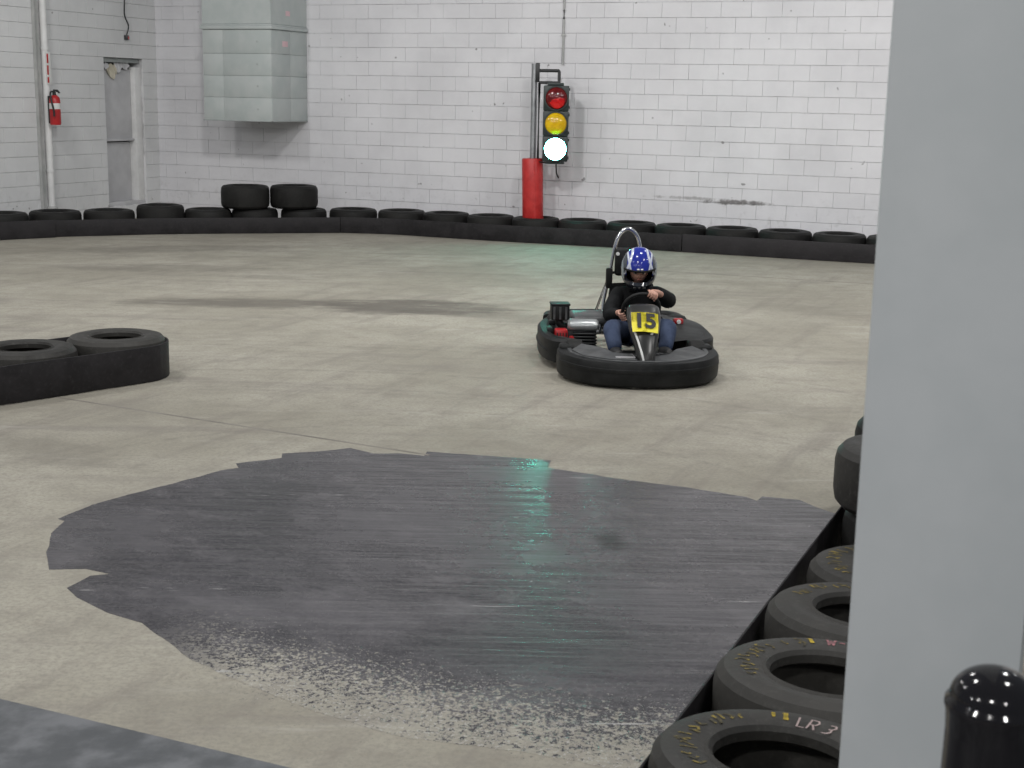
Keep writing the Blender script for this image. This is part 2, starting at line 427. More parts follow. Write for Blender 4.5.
def rrect(w, h, r, n=3):
    out = []
    for (cx, cy, a0) in ((w / 2 - r, h / 2 - r, 0), (-w / 2 + r, h / 2 - r, PI / 2), (-w / 2 + r, -h / 2 + r, PI), (w / 2 - r, -h / 2 + r, 1.5 * PI)):
        for k in range(n + 1):
            a = a0 + PI / 2 * k / n; out.append((cx + r * math.cos(a), cy + r * math.sin(a)))
    return out
def tube(name, pts, r, mat, parent=None, n=10, sub=6, closed=False):
    bm = bmesh.new(); path = smooth_path(pts, sub, closed) if sub else [Vector(p) for p in pts]
    add_sweep(bm, path, circle(r, n), closed=closed)
    return from_bm(bm, name, mat, parent, 50)
def box(name, lo, hi, mat, parent=None, mat4=None, bevel=0.0, seg=2):
    bm = bmesh.new(); add_box(bm, lo, hi, mat4, bevel, seg)
    return from_bm(bm, name, mat, parent, 40 if bevel else None)
def lathe(name, prof, mat, parent=None, seg=32, mat4=None, closed=False, smooth=35):
    bm = bmesh.new(); add_lathe(bm, prof, seg, mat4, closed)
    return from_bm(bm, name, mat, parent, smooth)
def T(x, y, z): return Matrix.Translation((x, y, z))
def R(a, ax): return Matrix.Rotation(math.radians(a), 4, ax)

BUILD = Matrix(((U.x, N.x, 0, 0), (U.y, N.y, 0, 0), (0, 0, 1, 0), (0, 0, 0, 1)))   # (s, n, z) -> world

# ---------------------------------------------------------------- structure
bm = bmesh.new()
add_box(bm, (WALL_S - 0.5, -8, -0.2), (9, WALL_N + 0.5, 0.0), BUILD)
floor = tag(from_bm(bm, 'floor', 'floor'), kind='structure')

# expansion joint across the concrete
for k, (a, b) in enumerate([((-3.05, 8.80), (-0.45, 7.45)), ((1.6, 16.2), (4.6, 15.1))]):
    a, b = Vector((*a, 0.0)), Vector((*b, 0.0)); bm = bmesh.new()
    add_sweep(bm, [a.lerp(b, t / 12) for t in range(13)], [(-.012, 0.0), (.012, 0.0), (.010, .0012), (-.010, .0012)])
    tag(from_bm(bm, 'trim_%d' % (k + 1), 'joint', floor), kind='structure')

# dark grey floor paint with a ragged outline (ground coordinates)
PT = [[-2.093,6.155],[-2.005,6.386],[-1.879,6.574],[-1.716,6.775],[-1.516,7.06],[-1.443,7.106],[-1.475,7.196],[-1.252,7.329],[-1.265,7.423],[-1.075,7.484],[-0.907,7.576],[-0.76,7.461],[-0.617,7.477],[-0.48,7.43],[-0.469,7.528],[-0.115,7.457],[0.223,7.384],[0.203,7.225],[0.372,7.141],[0.557,7.039],[0.915,6.892],[1.192,6.737],[1.236,6.669],[1.275,6.751],[1.457,6.701],[1.51,6.583],[1.62,6.44]]
PB = [[1.46,5.86],[0.46,3.62],[0.36,3.78],[0.20,3.86],[-0.02,3.92],[-0.30,3.98],[-0.55,4.12],[-0.80,4.30],[-1.10,4.55],[-1.30,4.80],[-1.368,4.892],[-1.528,4.991],[-1.69,5.144],[-1.763,5.249],[-1.714,5.394],[-1.641,5.422],[-1.756,5.477],[-1.904,5.46],[-1.989,5.677],[-2.054,5.946],[-2.053,6.126]]
bm = bmesh.new()
loop = [Vector((*p, 0)) for p in PT + PB]; ring = []
rj = random.Random(3)
for i, p in enumerate(loop):
    q = loop[(i + 1) % len(loop)]; L = (q - p).length; k = max(1, int(L / 0.07))
    for j in range(k):
        t = p.lerp(q, j / k); nr = Vector((q.y - p.y, p.x - q.x, 0)).normalized()
        ring.append(bm.verts.new(t + nr * (rj.uniform(-.006, .006) if j else 0)))
f = bm.faces.new(ring)
ex = bmesh.ops.extrude_face_region(bm, geom=[f])
for v in [g for g in ex['geom'] if isinstance(g, bmesh.types.BMVert)]: v.co.z += 0.0008
bmesh.ops.triangulate(bm, faces=bm.faces)
tag(from_bm(bm, 'painted_patch', 'patch', floor), 'dark grey painted area of the floor with a ragged outline and worn near edge', kind='structure')

# raised dark platform the picture is taken from
p0, p1 = Vector((-1.486, 3.792, 0)), Vector((-0.543, 3.389, 0)); pd = (p1 - p0).normalized(); pn = Vector((pd.y, -pd.x, 0))
bm = bmesh.new()
PM = Matrix(((pd.x, pn.x, 0, p0.x), (pd.y, pn.y, 0, p0.y), (0, 0, 1, 0), (0, 0, 0, 1)))
add_box(bm, (-3, 0, 0.0), (6, 5.0, 0.2), PM, 0.012, 2)
platform = tag(from_bm(bm, 'platform', 'platform', None, 40), 'raised dark grey concrete platform with a worn pale edge', kind='structure')

# block walls ------------------------------------------------------
BL, BH = 0.4064, 0.2032
bm = bmesh.new(); add_box(bm, (-BL / 2 + .0012, -0.010, -BH / 2 + .0022), (BL / 2 - .0012, 0.02, BH / 2 - .0022), None, 0.0025, 1)
for f_ in bm.faces: f_.smooth = False
bmesh.ops.recalc_face_normals(bm, faces=bm.faces)
block_me = bpy.data.meshes.new('block'); bm.to_mesh(block_me); bm.free(); block_me.materials.append(M['wall'])
block_me2 = block_me.copy(); block_me2.materials.clear(); block_me2.materials.append(M['wall_left'])
rb = random.Random(11)
bw = box('wall_back', (WALL_S - 0.3, WALL_N + 0.003, 0), (9, WALL_N + 0.4, 7.0), 'mortar', None, BUILD); tag(bw, kind='structure')
PHASE = 0.80
rot_b = math.atan2(U.y, U.x)
cells = []
for r in range(21):
    z = (r + .5) * BH; k0 = math.floor(WALL_S / BL) - 1
    for k in range(k0, 4):
        s = (k + PHASE - 1 + (0.5 if r % 2 else 0.0) + .5) * BL
        a, b = s - BL / 2, s + BL / 2
        if a < WALL_S: 
            if b - WALL_S < 0.06: continue
            a = WALL_S
        cells.append((a, b, z, r))
whole = [c for c in cells if abs(c[1] - c[0] - BL) < 1e-3 and 0.2 < c[2] < 3.4 and c[1] < -2.4]
whole.sort(key=lambda c: -(c[0]))
single = set(whole[:300])
rest = bmesh.new()
for c in cells:
    a, b, z, r = c; pr = rb.uniform(-.0022, .0026)
    if c in single:
        o = bpy.data.objects.new('block', block_me); C.objects.link(o); o.parent = bw
        o.location = B((a + b) / 2, WALL_N - pr, z); o.rotation_euler = (0, rb.uniform(-.0012, .0012), rot_b)
    else:
        add_box(rest, (a + .0012, WALL_N - .010 - pr, z - BH / 2 + .0022), (b - .0012, WALL_N + .02, z + BH / 2 - .0022), BUILD)
tag(from_bm(rest, 'block_courses', 'wall', bw), kind='stuff')

# left wall with a doorway
D0, D1, DZ0, DZ1 = WALL_N - 1.29, WALL_N - 0.36, 0.215, 2.44    # doorway along n
bm = bmesh.new()
add_box(bm, (WALL_S - 0.4, 4.0, 0), (WALL_S - 0.0045, D0, 7), BUILD)
add_box(bm, (WALL_S - 0.4, D1, 0), (WALL_S - 0.0045, WALL_N + 0.1, 7), BUILD)
add_box(bm, (WALL_S - 0.4, D0, DZ1), (WALL_S - 0.0045, D1, 7), BUILD)
add_box(bm, (WALL_S - 0.4, D0, 0), (WALL_S - 0.0045, D1, DZ0), BUILD)
lwall = tag(from_bm(bm, 'wall_left', 'mortar'), kind='structure')
rot_l = math.atan2(N.y, N.x); rest = bmesh.new(); nb = 0
cells = []
for r in range(21):
    z = (r + .5) * BH
    for k in range(0, 30):
        b = WALL_N - k * BL + (0.0 if r % 2 else BL / 2); a = b - BL
        b = min(b, WALL_N)
        spans = [(a, b)]
        if z + BH / 2 > DZ0 + .05 and z - BH / 2 < DZ1 - .05 and b > D0 and a < D1:
            spans = [q for q in ((a, min(b, D0)), (max(a, D1), b)) if q[1] - q[0] > 0.05]
        for q in spans: cells.append((q[0], q[1], z))
cells.sort(key=lambda c: -(c[0]))
for (a, b, z) in cells:
    pr = rb.uniform(-.0022, .0026)
    if nb < 300 and abs(b - a - BL) < 1e-3 and 0.2 < z < 3.5 and a > WALL_N - 4.6:
        o = bpy.data.objects.new('block', block_me2); C.objects.link(o); o.parent = lwall; nb += 1
        o.location = B(WALL_S + pr, (a + b) / 2, z); o.rotation_euler = (0, rb.uniform(-.0012, .0012), rot_l)
    else:
        add_box(rest, (WALL_S - .02, a + .0012, z - BH / 2 + .0022), (WALL_S + .010 + pr, b - .0012, z + BH / 2 - .0022), BUILD)
tag(from_bm(rest, 'block_courses', 'wall_left', lwall), kind='stuff')

# the boarded door in its recess
door = tag(empty('door_1', B(WALL_S, (D0 + D1) / 2, DZ0)), 'grey boarded-up doorway in the side wall with a torn top', kind='structure')
def dbox(name, lo, hi, mat, bev=0.0):
    return box(name, lo, hi, mat, door, T(*(-door.location)) @ BUILD, bev)
dbox('recess_back', (WALL_S - .34, D0, DZ0), (WALL_S - .32, D1, DZ1), 'dark')
dbox('upper_panel', (WALL_S - .16, D0 + .01, 1.215), (WALL_S - .11, D1 - .16, 2.27), 'door', .004)
dbox('lower_panel', (WALL_S - .20, D0 + .01, DZ0 + .05), (WALL_S - .16, D1 - .16, 1.17), 'door', .004)
dbox('mid_rail', (WALL_S - .16, D0 + .01, 1.19), (WALL_S - .07, D1 - .16, 1.225), 'door', .004)
dbox('sill', (WALL_S - .30, D0 + .002, DZ0), (WALL_S - .02, D1 - .002, DZ0 + .05), 'door', .005)
dbox('jamb', (WALL_S - .20, D1 - .155, DZ0 + .05), (WALL_S - .03, D1 - .003, 2.31), 'white', .005)
dbox('lintel', (WALL_S - .25, D0 + .002, 2.37), (WALL_S - .06, D1 - .002, 2.435), 'duct_edge', .004)
rt = random.Random(5)
for (c, zt, w, hh) in ((0.13, 2.36, .16, .10), (.30, 2.34, .24, .20), (.47, 2.36, .20, .13), (.62, 2.36, .2, .09)):
    bm = bmesh.new(); top = []; bot = []
    for k in range(8):
        t = k / 7; top.append((WALL_S - .10 - rt.uniform(0, .02), D0 + c - w / 2 + w * t, zt + rt.uniform(-.02, .02)))
        bot.append((WALL_S - .06 - rt.uniform(0, .03), D0 + c - w / 2 + w * t + rt.uniform(-.02, .02), zt - hh * (.35 + .65 * math.sin(PI * (t * .9 + .05))) + rt.uniform(-.03, .03)))
    vt = [bm.verts.new(p) for p in top]; vb = [bm.verts.new(p) for p in bot]
    for k in range(7): bm.faces.new((vt[k], vt[k + 1], vb[k + 1], vb[k]))
    bmesh.ops.transform(bm, matrix=T(*(-door.location)) @ BUILD, verts=bm.verts)
    ex = bmesh.ops.solidify(bm, geom=list(bm.faces), thickness=0.012)
    from_bm(bm, 'torn_board', 'beige_board' if w > .22 else 'door', door)

# square painted column close to the camera
bm = bmesh.new(); add_box(bm, (0, 0, 0.2), (0.300, 0.300, 6.0), T(0.625, 2.40, 0) @ BUILD, 0.006, 2)
tag(from_bm(bm, 'column', 'column', None, 40), 'large square grey painted column close to the camera', kind='structure')

# steel channel and downpipe on the left wall; channel's grey stands for shade
pipe_n = 15.93
bm = bmesh.new(); add_box(bm, (WALL_S + .012, pipe_n - .17, .24), (WALL_S + .03, pipe_n - .06, 6.0), BUILD); add_box(bm, (WALL_S + .03, pipe_n - .17, .24), (WALL_S + .06, pipe_n - .155, 6.0), BUILD)
add_box(bm, (WALL_S + .012, pipe_n - .26, 0.0), (WALL_S + .14, pipe_n + .16, .26), BUILD, .03, 2)
tag(from_bm(bm, 'trim_3', 'greyline'), kind='structure')
dp = empty('drain_pipe', B(WALL_S + .065, pipe_n, .26)); tag(dp, 'white vertical pipe on the side wall carrying the fire extinguisher', 'pipe')
lathe('pipe_shaft', [(0, 0), (.048, 0), (.048, 5.6), (0, 5.6)], 'white', dp, 16)
for z in (.55, 2.25, 4.2):
    lathe('pipe_clamp', [(.049, -.02), (.056, -.02), (.056, .02), (.049, .02)], 'white', dp, 16, T(0, 0, z), True)
lathe('pipe_collar', [(.048, 0), (.08, 0), (.08, .03), (.048, .05)], 'greyline', dp, 16, T(0, 0, .0), True)

# ---------------------------------------------------------------- tyres and belts
def tyre_profile(Rr, w, Rh):
    k = w
    return [(Rh, .035), (Rh + .012, .014), (Rh + .05, .003), (Rr - .075, 0), (Rr - .03, .010), (Rr - .008, .035), (Rr, .075), (Rr, k - .075), (Rr - .008, k - .035),
            (Rr - .03, k - .010), (Rr - .075, k), (Rh + .05, k - .003), (Rh + .022, k - .012), (Rh + .012, k - .004), (Rh, k - .018), (Rh, k - .045), (Rh + .03, k - .06), (Rr - .03, k - .08), (Rr - .03, .08), (Rh + .03, .06), (Rh, .05)]
_tm = {}
def tyre(Rr, w, Rh, loc, label, group=None, mat='tyre', rz=0.0, tilt=(0, 0)):
    key = (Rr, w, Rh, mat)
    if key not in _tm:
        bm = bmesh.new(); add_lathe(bm, tyre_profile(Rr, w, Rh), 48, None, True)
        # shallow circumferential grooves' worth of wear line round the tread
        o = from_bm(bm, 'tyre', mat, None, 28); _tm[key] = o.data
    else:
        o = bpy.data.objects.new('tyre', _tm[key]); C.objects.link(o)
    o.location = loc; o.rotation_euler = (tilt[0], tilt[1], rz)
    return tag(o, label, 'tyre', group)
ROW = [[-6.87,18.558],[-6.3,19.023],[-5.652,19.341],[-5.011,19.633],[-4.385,19.844],[-3.749,20.019],[-3.072,20.206],[-2.366,20.33],[-1.648,20.234],[-0.983,19.949],[-0.341,19.664],[0.293,19.415],[0.935,19.188],[1.59,18.932],[2.227,18.656],[2.876,18.377],[3.527,18.102],[4.173,17.833],[4.805,17.561]]
G = 'tyres lining the far wall'
LB = ['tyre at the left end of the far barrier, cut off by the frame', 'tyre in the far barrier standing below the white pipe and fire extinguisher',
      'tyre in the far barrier below the boarded grey doorway', 'taller tyre in the far barrier just right of the doorway, below the wall corner',
      'low tyre just left of the two stacked tyres below the grey duct', 'bottom tyre under the left one of the two stacked tyres',
      'bottom tyre under the right one of the two stacked tyres', 'first tyre to the right of the two stacked tyres in the far barrier',
      'second tyre to the right of the two stacked tyres in the far barrier', 'third tyre to the right of the two stacked tyres in the far barrier',
      'tyre just left of the one holding the red padded pole', 'far barrier tyre with the red padded traffic light pole standing in it',
      'tyre just right of the one holding the red padded pole', 'far barrier tyre behind the kart hoop, second right of the red pad', 'far barrier tyre third to the right of the red padded pole',
      'far barrier tyre fourth to the right of the red padded pole', 'far barrier tyre fifth to the right of the red padded pole',
      'last whole far barrier tyre before the grey column', 'far barrier tyre mostly hidden behind the grey column']
for i, (x, y) in enumerate(ROW):
    w = .33; Rr = .348
    if i in (9, 10, 11, 12, 13): Rr = .339
    if i in (17, 18): Rr = .343
    if i == 3: w = .39
    tyre(Rr if i not in (4, 5, 6, 3) else .330, w, .19, (x, y, 0), LB[i], G, rz=rb.uniform(0, 6))
tyre(.343, .33, .19, (-3.875, 19.98, .333), 'left one of the two tyres stacked on the far barrier below the grey duct', 'tyres stacked below the duct')
tyre(.343, .33, .19, (-3.205, 20.165, .333), 'right one of the two tyres stacked on the far barrier below the grey duct', 'tyres stacked below the duct')

def belt(name, pts, h0, label, thick=.014, mat='belt', smooth_n=6, z0=0.004, group='rubber belts along the tyres'):
    bm = bmesh.new(); path = smooth_path([Vector((p[0], p[1], z0 + h0 / 2)) for p in pts], smooth_n)
    add_sweep(bm, path, rrect(thick, h0, .005, 2))
    return tag(from_bm(bm, name, mat, None, 40), label, 'belt', group)
BELT = [[-7.207,17.339],[-6.76,18.174],[-6.14,18.694],[-5.668,18.925],[-5.063,19.227],[-4.42,19.455],[-3.482,19.714],[-2.52,19.98],[-1.792,19.899],[-1.202,19.647],[-0.204,19.204],[1.155,18.723],[2.436,18.167],[3.647,17.655],[4.503,17.303],[5.223,16.948]]
belt('rubber_belt', [(-7.18, 17.26), (-6.74, 18.10), (-6.17, 18.60)], .235, 'short end piece of black belt at the left end of the far barrier')
belt('rubber_belt', BELT[1:8], .222, 'black belt along the far barrier from the left to below the duct')
belt('rubber_belt', [(-2.51, 19.985)] + BELT[8:12] + [(2.20, 18.27)], .225, 'black belt along the far barrier below the traffic light')
belt('rubber_belt', [(2.21, 18.262)] + BELT[12:], .235, 'black belt along the far barrier behind and right of the kart')

# island of tyres on the left
IS = [(-2.755, 9.475), (-3.215, 8.965), (-3.68, 8.455)]
IL = ['rightmost tyre of the low island barrier, at its rounded end', 'second tyre of the low island barrier, left of the end tyre', 'tyre of the low island barrier cut off by the left frame edge']
for i, (x, y) in enumerate(IS): tyre(.337, .295, .172, (x, y, 0), IL[i], 'tyres of the island barrier', 'tyre_near' if i < 3 else 'tyre')
d = Vector((.676, .737, 0)); pq = Vector((.737, -.676, 0)); pts = []
for t in (-2.1, -1.4, -.7): pts.append(Vector((*IS[0], 0)) + d * t + pq * .347)
for a in (0, 30, 60, 90, 120, 150, 180):
    pts.append(Vector((*IS[0], 0)) + (pq * math.cos(math.radians(a)) + d * math.sin(math.radians(a))) * .347)
for t in (-.7, -1.4, -2.1): pts.append(Vector((*IS[0], 0)) + d * t - pq * .347)
belt('rubber_belt', pts, .245, 'black belt wrapped round the island of tyres on the left', .014)

# near barrier on the right
bd = Vector((.4066, .9136, 0)); b0 = Vector((.361, 3.425, 0)); bpn = Vector((.9136, -.4066, 0))
NEAR = [(.730, 3.372), (.979, 3.915), (1.232, 4.449), (1.489, 4.985)]
NW = [.28, .28, .28, .25]
NL = ['nearest tyre by the grey column, chalked LR 3 with a yellow #1', 'second nearest tyre by the column, with a reddish W mark', 'third tyre along the near barrier with yellow crayon ring',
      'fourth tyre along the near barrier, small, just in front of the stacked tyre']
def stroke(bm, pts, wd_, zf, a0):
    """a flat crayon stroke laid on the sidewall; pts are (r, angle)"""
    P = []
    for (p, q) in zip(pts[:-1], pts[1:]):
        for k in range(3): P.append((p[0] + (q[0] - p[0]) * k / 3, p[1] + (q[1] - p[1]) * k / 3))
    P.append(pts[-1]); V3 = [Vector((r * math.cos(a), r * math.sin(a), 0)) for (r, a) in P]
    prev = None
    for i, v in enumerate(V3):
        t = (V3[min(i + 1, len(V3) - 1)] - V3[max(i - 1, 0)]); t = t.normalized() if t.length > 0 else Vector((1, 0, 0))
        s = Vector((t.y, -t.x, 0)) * wd_ / 2
        cur = []
        for q in (v + s, v - s): cur.append(bm.verts.new((q.x, q.y, zf(math.hypot(q.x, q.y)))))
        if prev: bm.faces.new((prev[0], cur[0], cur[1], prev[1]))
        prev = cur
def glyphs(bm, text, aim, size, wd_, zf, r0, upv=1):
    """handwriting on the sidewall, read from the camera side; aim = angle (rad) of the text's middle; letters stand outward"""
    GL = {'L': [[(0, 1), (0, 0), (.6, 0)]], 'R': [[(0, 0), (0, 1), (.45, 1), (.58, .78), (.45, .52), (0, .5)], [(.25, .5), (.62, 0)]],
          '3': [[(.05, .95), (.4, 1), (.55, .8), (.42, .55), (.2, .52)], [(.42, .55), (.58, .3), (.42, .05), (.05, 0)]],
          '#': [[(.1, .62), (.6, .68)], [(.08, .35), (.58, .4)], [(.22, .1), (.28, .9)], [(.42, .1), (.48, .9)]],
          '1': [[(.1, .75), (.35, 1), (.35, 0)], [(.05, 0), (.65, 0)], [(.3, .95), (.3, .05)]],
          'W': [[(0, 1), (.18, 0), (.36, .7), (.54, 0), (.75, 1)]], '-': [[(.1, .5), (.6, .5)]], ' ': []}
    adv = sum({'W': .95, ' ': .45}.get(c, .8) for c in text); x = -adv / 2
    for c in text:
        for st in GL[c]:
            pts = [(r0 + upv * (py - .5) * size, aim - (x + px) * size / r0 * 0.62) for (px, py) in st]
            stroke(bm, pts, wd_, zf, 0)
        x += {'W': .95, ' ': .45}.get(c, .8)
rc = random.Random(21)
for i, (x, y) in enumerate(NEAR):
    w = NW[i]; Rh = .185 if i < 3 else .12
    o = tyre(.355, w, Rh, (x, y, 0), NL[i], 'tyres of the near barrier by the column', 'tyre_near', math.atan2(-.4066, .9136))
    o.scale = (1, .838, 1)              # squeezed together along the row
    Rr = .355
    def zf(r, w=w, Rr=Rr, Rh=Rh):
        pr = [(Rh + .012, w - .004), (Rh + .05, w - .003), (Rr - .075, w), (Rr - .03, w - .010), (Rr - .008, w - .035)]
        for (a, b) in zip(pr[:-1], pr[1:]):
            if r <= b[0]: return a[1] + (b[1] - a[1]) * (r - a[0]) / (b[0] - a[0]) + .0018
        return pr[-1][1]
    # worn crayon writing round the sidewall: illegible short strokes
    bm = bmesh.new(); a = math.radians(100)
    arcs = {0: (118, 225), 1: (120, 222), 2: (108, 175), 3: (100, 235)}[i]
    a = math.radians(arcs[0])
    while a < math.radians(arcs[1]):
        r0 = Rr - .095 + rc.uniform(-.012, .012); hgt = rc.uniform(.025, .050)
        p = [(r0 - hgt / 2, a + rc.uniform(-.03, .03)), (r0 + rc.uniform(-.3, .3) * hgt, a + rc.uniform(-.06, .06)), (r0 + hgt / 2, a + rc.uniform(-.03, .03))]
        if rc.random() < .78: stroke(bm, p, rc.uniform(.006, .011), zf, 0)
        a += rc.uniform(.06, .11)
    tag(from_bm(bm, 'crayon_writing', 'worn_yellow', o), kind='stuff')
    if i == 0:
        bm = bmesh.new(); glyphs(bm, '#', math.radians(106.5), .040, .0045, zf, Rr - .085); glyphs(bm, '1', math.radians(99), .046, .012, zf, Rr - .085); from_bm(bm, 'crayon_number', 'chalk_yellow', o)['label'] = 'bright yellow crayon #1'
        bm = bmesh.new(); glyphs(bm, 'LR 3', math.radians(78), .062, .0055, zf, Rr - .115); from_bm(bm, 'chalk_writing', 'chalk_pink', o)['label'] = 'pale chalk writing LR 3'
    if i == 1:
        bm = bmesh.new(); glyphs(bm, 'W-', math.radians(96), .058, .008, zf, Rr - .085); from_bm(bm, 'chalk_writing', 'chalk_red', o)['label'] = 'reddish chalk W-'
        bm = bmesh.new(); glyphs(bm, '1', math.radians(113), .040, .012, zf, Rr - .080); from_bm(bm, 'crayon_number', 'chalk_yellow', o)
    if i == 3:
        lathe('valve_cap', [(0, 0), (.007, 0), (.007, .012), (0, .014)], 'label_white', o, 10, T(-.04, .17, w - .003))
tyre(.33, .26, .17, (1.765, 5.69, 0), 'bottom tyre under the stacked tyre beside the column', 'tyres of the near barrier by the column', 'tyre')
tyre(.33, .275, .17, (1.712, 5.685, .263), 'tyre stacked on another at the left edge of the column', 'tyres of the near barrier by the column', 'tyre_near')
tyre(.33, .26, .17, (2.02, 6.36, 0), 'bottom tyre hidden behind the stacked tyre beside the column', 'tyres of the near barrier by the column', 'tyre')
tyre(.33, .235, .17, (1.962, 6.36, .263), 'tyre whose edge just peeps out behind the stacked tyre by the column', 'tyres of the near barrier by the column', 'tyre')
pts = [b0 + bd * t for t in (-.25, .3, .9, 1.5, 2.1, 2.7, 3.3, 3.9)]
belt('rubber_belt', [(p.x, p.y) for p in pts], .196, 'black belt standing between the painted patch and the near tyres', .010)

# ---------------------------------------------------------------- air duct on the back wall
s0, s1, nf, nbk = -12.262, -11.08, WALL_N - 1.0, WALL_N - .012
du = empty('air_duct', B((s0 + s1) / 2, WALL_N - .5, 1.545)); tag(du, 'big grey sheet-metal air duct box hung on the white block wall', 'air duct')
def ubox(name, lo, hi, mat, bev=.0): return box(name, lo, hi, mat, du, T(*(-du.location)) @ BUILD, bev)
ubox('duct_body', (s0 + .012, nf + .012, 1.56), (s1 - .012, nbk, 4.6), 'duct_edge')
zz = [1.553, 1.885, 2.198, 2.512, 2.85]
for a, b in zip(zz[:-1], zz[1:]):
    for (q0, q1) in ((s0 + .01, s0 + .36), (s0 + .36, s1 - .005)):
        ubox('panel', (q0 + .0008, nf, a + .002), (q1 - .0008, nf + .011, b - .002), 'duct', .0015)
    for (m0, m1) in ((nf + .004, nf + .52), (nf + .52, nbk)):
        ubox('panel', (s1 - .011, m0 + .0008, a + .002), (s1, m1 - .0008, b - .002), 'duct', .0015)
ubox('panel', (s0 + .01, nf, 2.93), (s1 - .005, nf + .011, 4.6), 'duct'); ubox('panel', (s1 - .011, nf + .004, 2.93), (s1, nbk, 4.6), 'duct')
ubox('flange', (s0 - .02, nf - .03, 2.855), (s1 + .03, nbk, 2.90), 'duct', .006)
ubox('flange', (s0 - .01, nf - .015, 2.90), (s1 + .015, nbk, 2.925), 'duct', .006)
ubox('bottom_rim', (s0 - .004, nf - .006, 1.543), (s1 + .006, nf + .03, 1.558), 'duct_edge', .003)
ubox('bottom_rim', (s1 - .03, nf - .006, 1.543), (s1 + .006, nbk, 1.558), 'duct_edge', .003)
ubox('pink_patch', (s1 - .002, nf + .30, 2.62), (s1 + .002, nf + .45, 2.70), 'pink_patch'); ubox('pink_patch', (s1 - .002, nf + .40, 3.06), (s1 + .002, nf + .52, 3.13), 'pink_patch')  # small pale pink patches on the side of the duct
for z in (1.72, 2.05, 2.36, 2.68): ubox('rivet_plate', (s1 - .25, nf - .004, z - .012), (s1 - .225, nf + .002, z + .012), 'duct_edge')

# ---------------------------------------------------------------- fire extinguisher, sign, cables
ez = 1.46
fe = empty('fire_extinguisher', B(WALL_S + .235, pipe_n - .04, ez)); tag(fe, 'red fire extinguisher hung beside the white pipe on the side wall', 'fire extinguisher')
lathe('cylinder', [(0, 0), (.070, 0), (.076, .02), (.076, .34), (.066, .38), (.035, .41), (0, .415)], 'red_gloss', fe, 24)
lathe('label_band', [(.0763, .22), (.078, .22), (.078, .30), (.0763, .30)], 'label_white', fe, 24, None, True)
lathe('valve', [(0, .40), (.026, .40), (.026, .45), (.016, .46), (.016, .49), (0, .49)], 'black_metal', fe, 12)
box('lever', (-.02, -.08, .475), (.02, .03, .492), 'black_metal', fe, R(-20, 'X'), .003)
tube('hose', [(0, 0, .46), (-.02, -.10, .45), (-.01, -.125, .36), (.02, -.118, .20), (.02, -.11, .12)], .013, 'black_metal', fe, 8)
lathe('gauge', [(0, 0), (.02, 0), (.02, .012), (0, .012)], 'label_white', fe, 12, T(.03, 0, .435) @ R(90, 'Y'))
box('bracket', (-.098, -.03, .02), (-.073, .03, .40), 'black_metal', fe, R(math.degrees(rot_l) - 90, 'Z'), .003)
sg = box('extinguisher_sign', (WALL_S + .122, pipe_n - .045, 2.02), (WALL_S + .128, pipe_n + .045, 2.46), 'label_white', None, BUILD, .002)
tag(sg, 'narrow red and white sign on the pipe above the extinguisher', 'sign')
for a, b in ((2.04, 2.12), (2.15, 2.28), (2.31, 2.44)):
    box('sign_block', (WALL_S + .127, pipe_n - .040, a), (WALL_S + .130, pipe_n - .008, b), 'red', sg, BUILD)
cb = empty('wall_cable', B(WALL_S + .03, 17.80, 2.74)); tag(cb, 'thin dark cable with a small box high on the side wall', 'cable')
tube('cable', [(0, 0, .03), (.03, .02, .18), (-.01, -.03, .34), (0.0, -.04, .6), (0, -.05, 1.5)], .010, 'black_metal', cb, 8)
box('junction_box', (-.03, -.04, -.03), (.03, .04, .04), 'black_metal', cb, None, .008)
box('box_cover', (.03, -.03, -.02), (.035, .03, .02), 'red', cb)
pc = empty('power_cable', B(-6.97, WALL_N - .02, 2.42)); tag(pc, 'thin grey power conduit running up the wall above the traffic light', 'cable')
tube('conduit', [(0, -.02, 0), (.0, -.015, .4), (0.0, -.015, 1.2), (.0, -.015, 2.6)], .014, 'greyline', pc, 8)
for z in (.4, 1.2): box('conduit_clip', (-.03, -.03, z - .012), (.03, 0.0, z + .012), 'greyline', pc)

# ---------------------------------------------------------------- traffic light
POLE = Vector((.228, 19.40, 0))
tl = empty('traffic_light', POLE); tag(tl, 'three-lamp traffic light showing green on a steel pole before the wall', 'traffic light')
lathe('pole', [(0, .02), (.042, .02), (.042, 2.415), (0, 2.415)], 'galv', tl, 18)
box('pole_clamp', (.015, -.06, 2.17), (.07, .05, 2.425), 'black_metal', tl, None, .006)
HX, HY = .300, -.16                     # housing centre relative to the pole
tube('arm', [(.06, -.02, 2.325), (.33, -.10, 2.325), (.335, -.10, 2.315), (.335, -.12, 2.16)], .022, 'black_metal', tl, 8, 0)
tube('side_bar', [(.335, -.10, 2.165), (.075, -.10, 2.165), (.068, -.10, 2.155), (.068, -.10, 1.10), (.24, -.12, 1.085)], .019, 'black_metal', tl, 8, 0)
zs = [1.958, 1.619, 1.28]
lens_prof = [(.148, 0), (.146, .012), (.125, .030), (.09, .046), (.045, .055), (0, .058)]
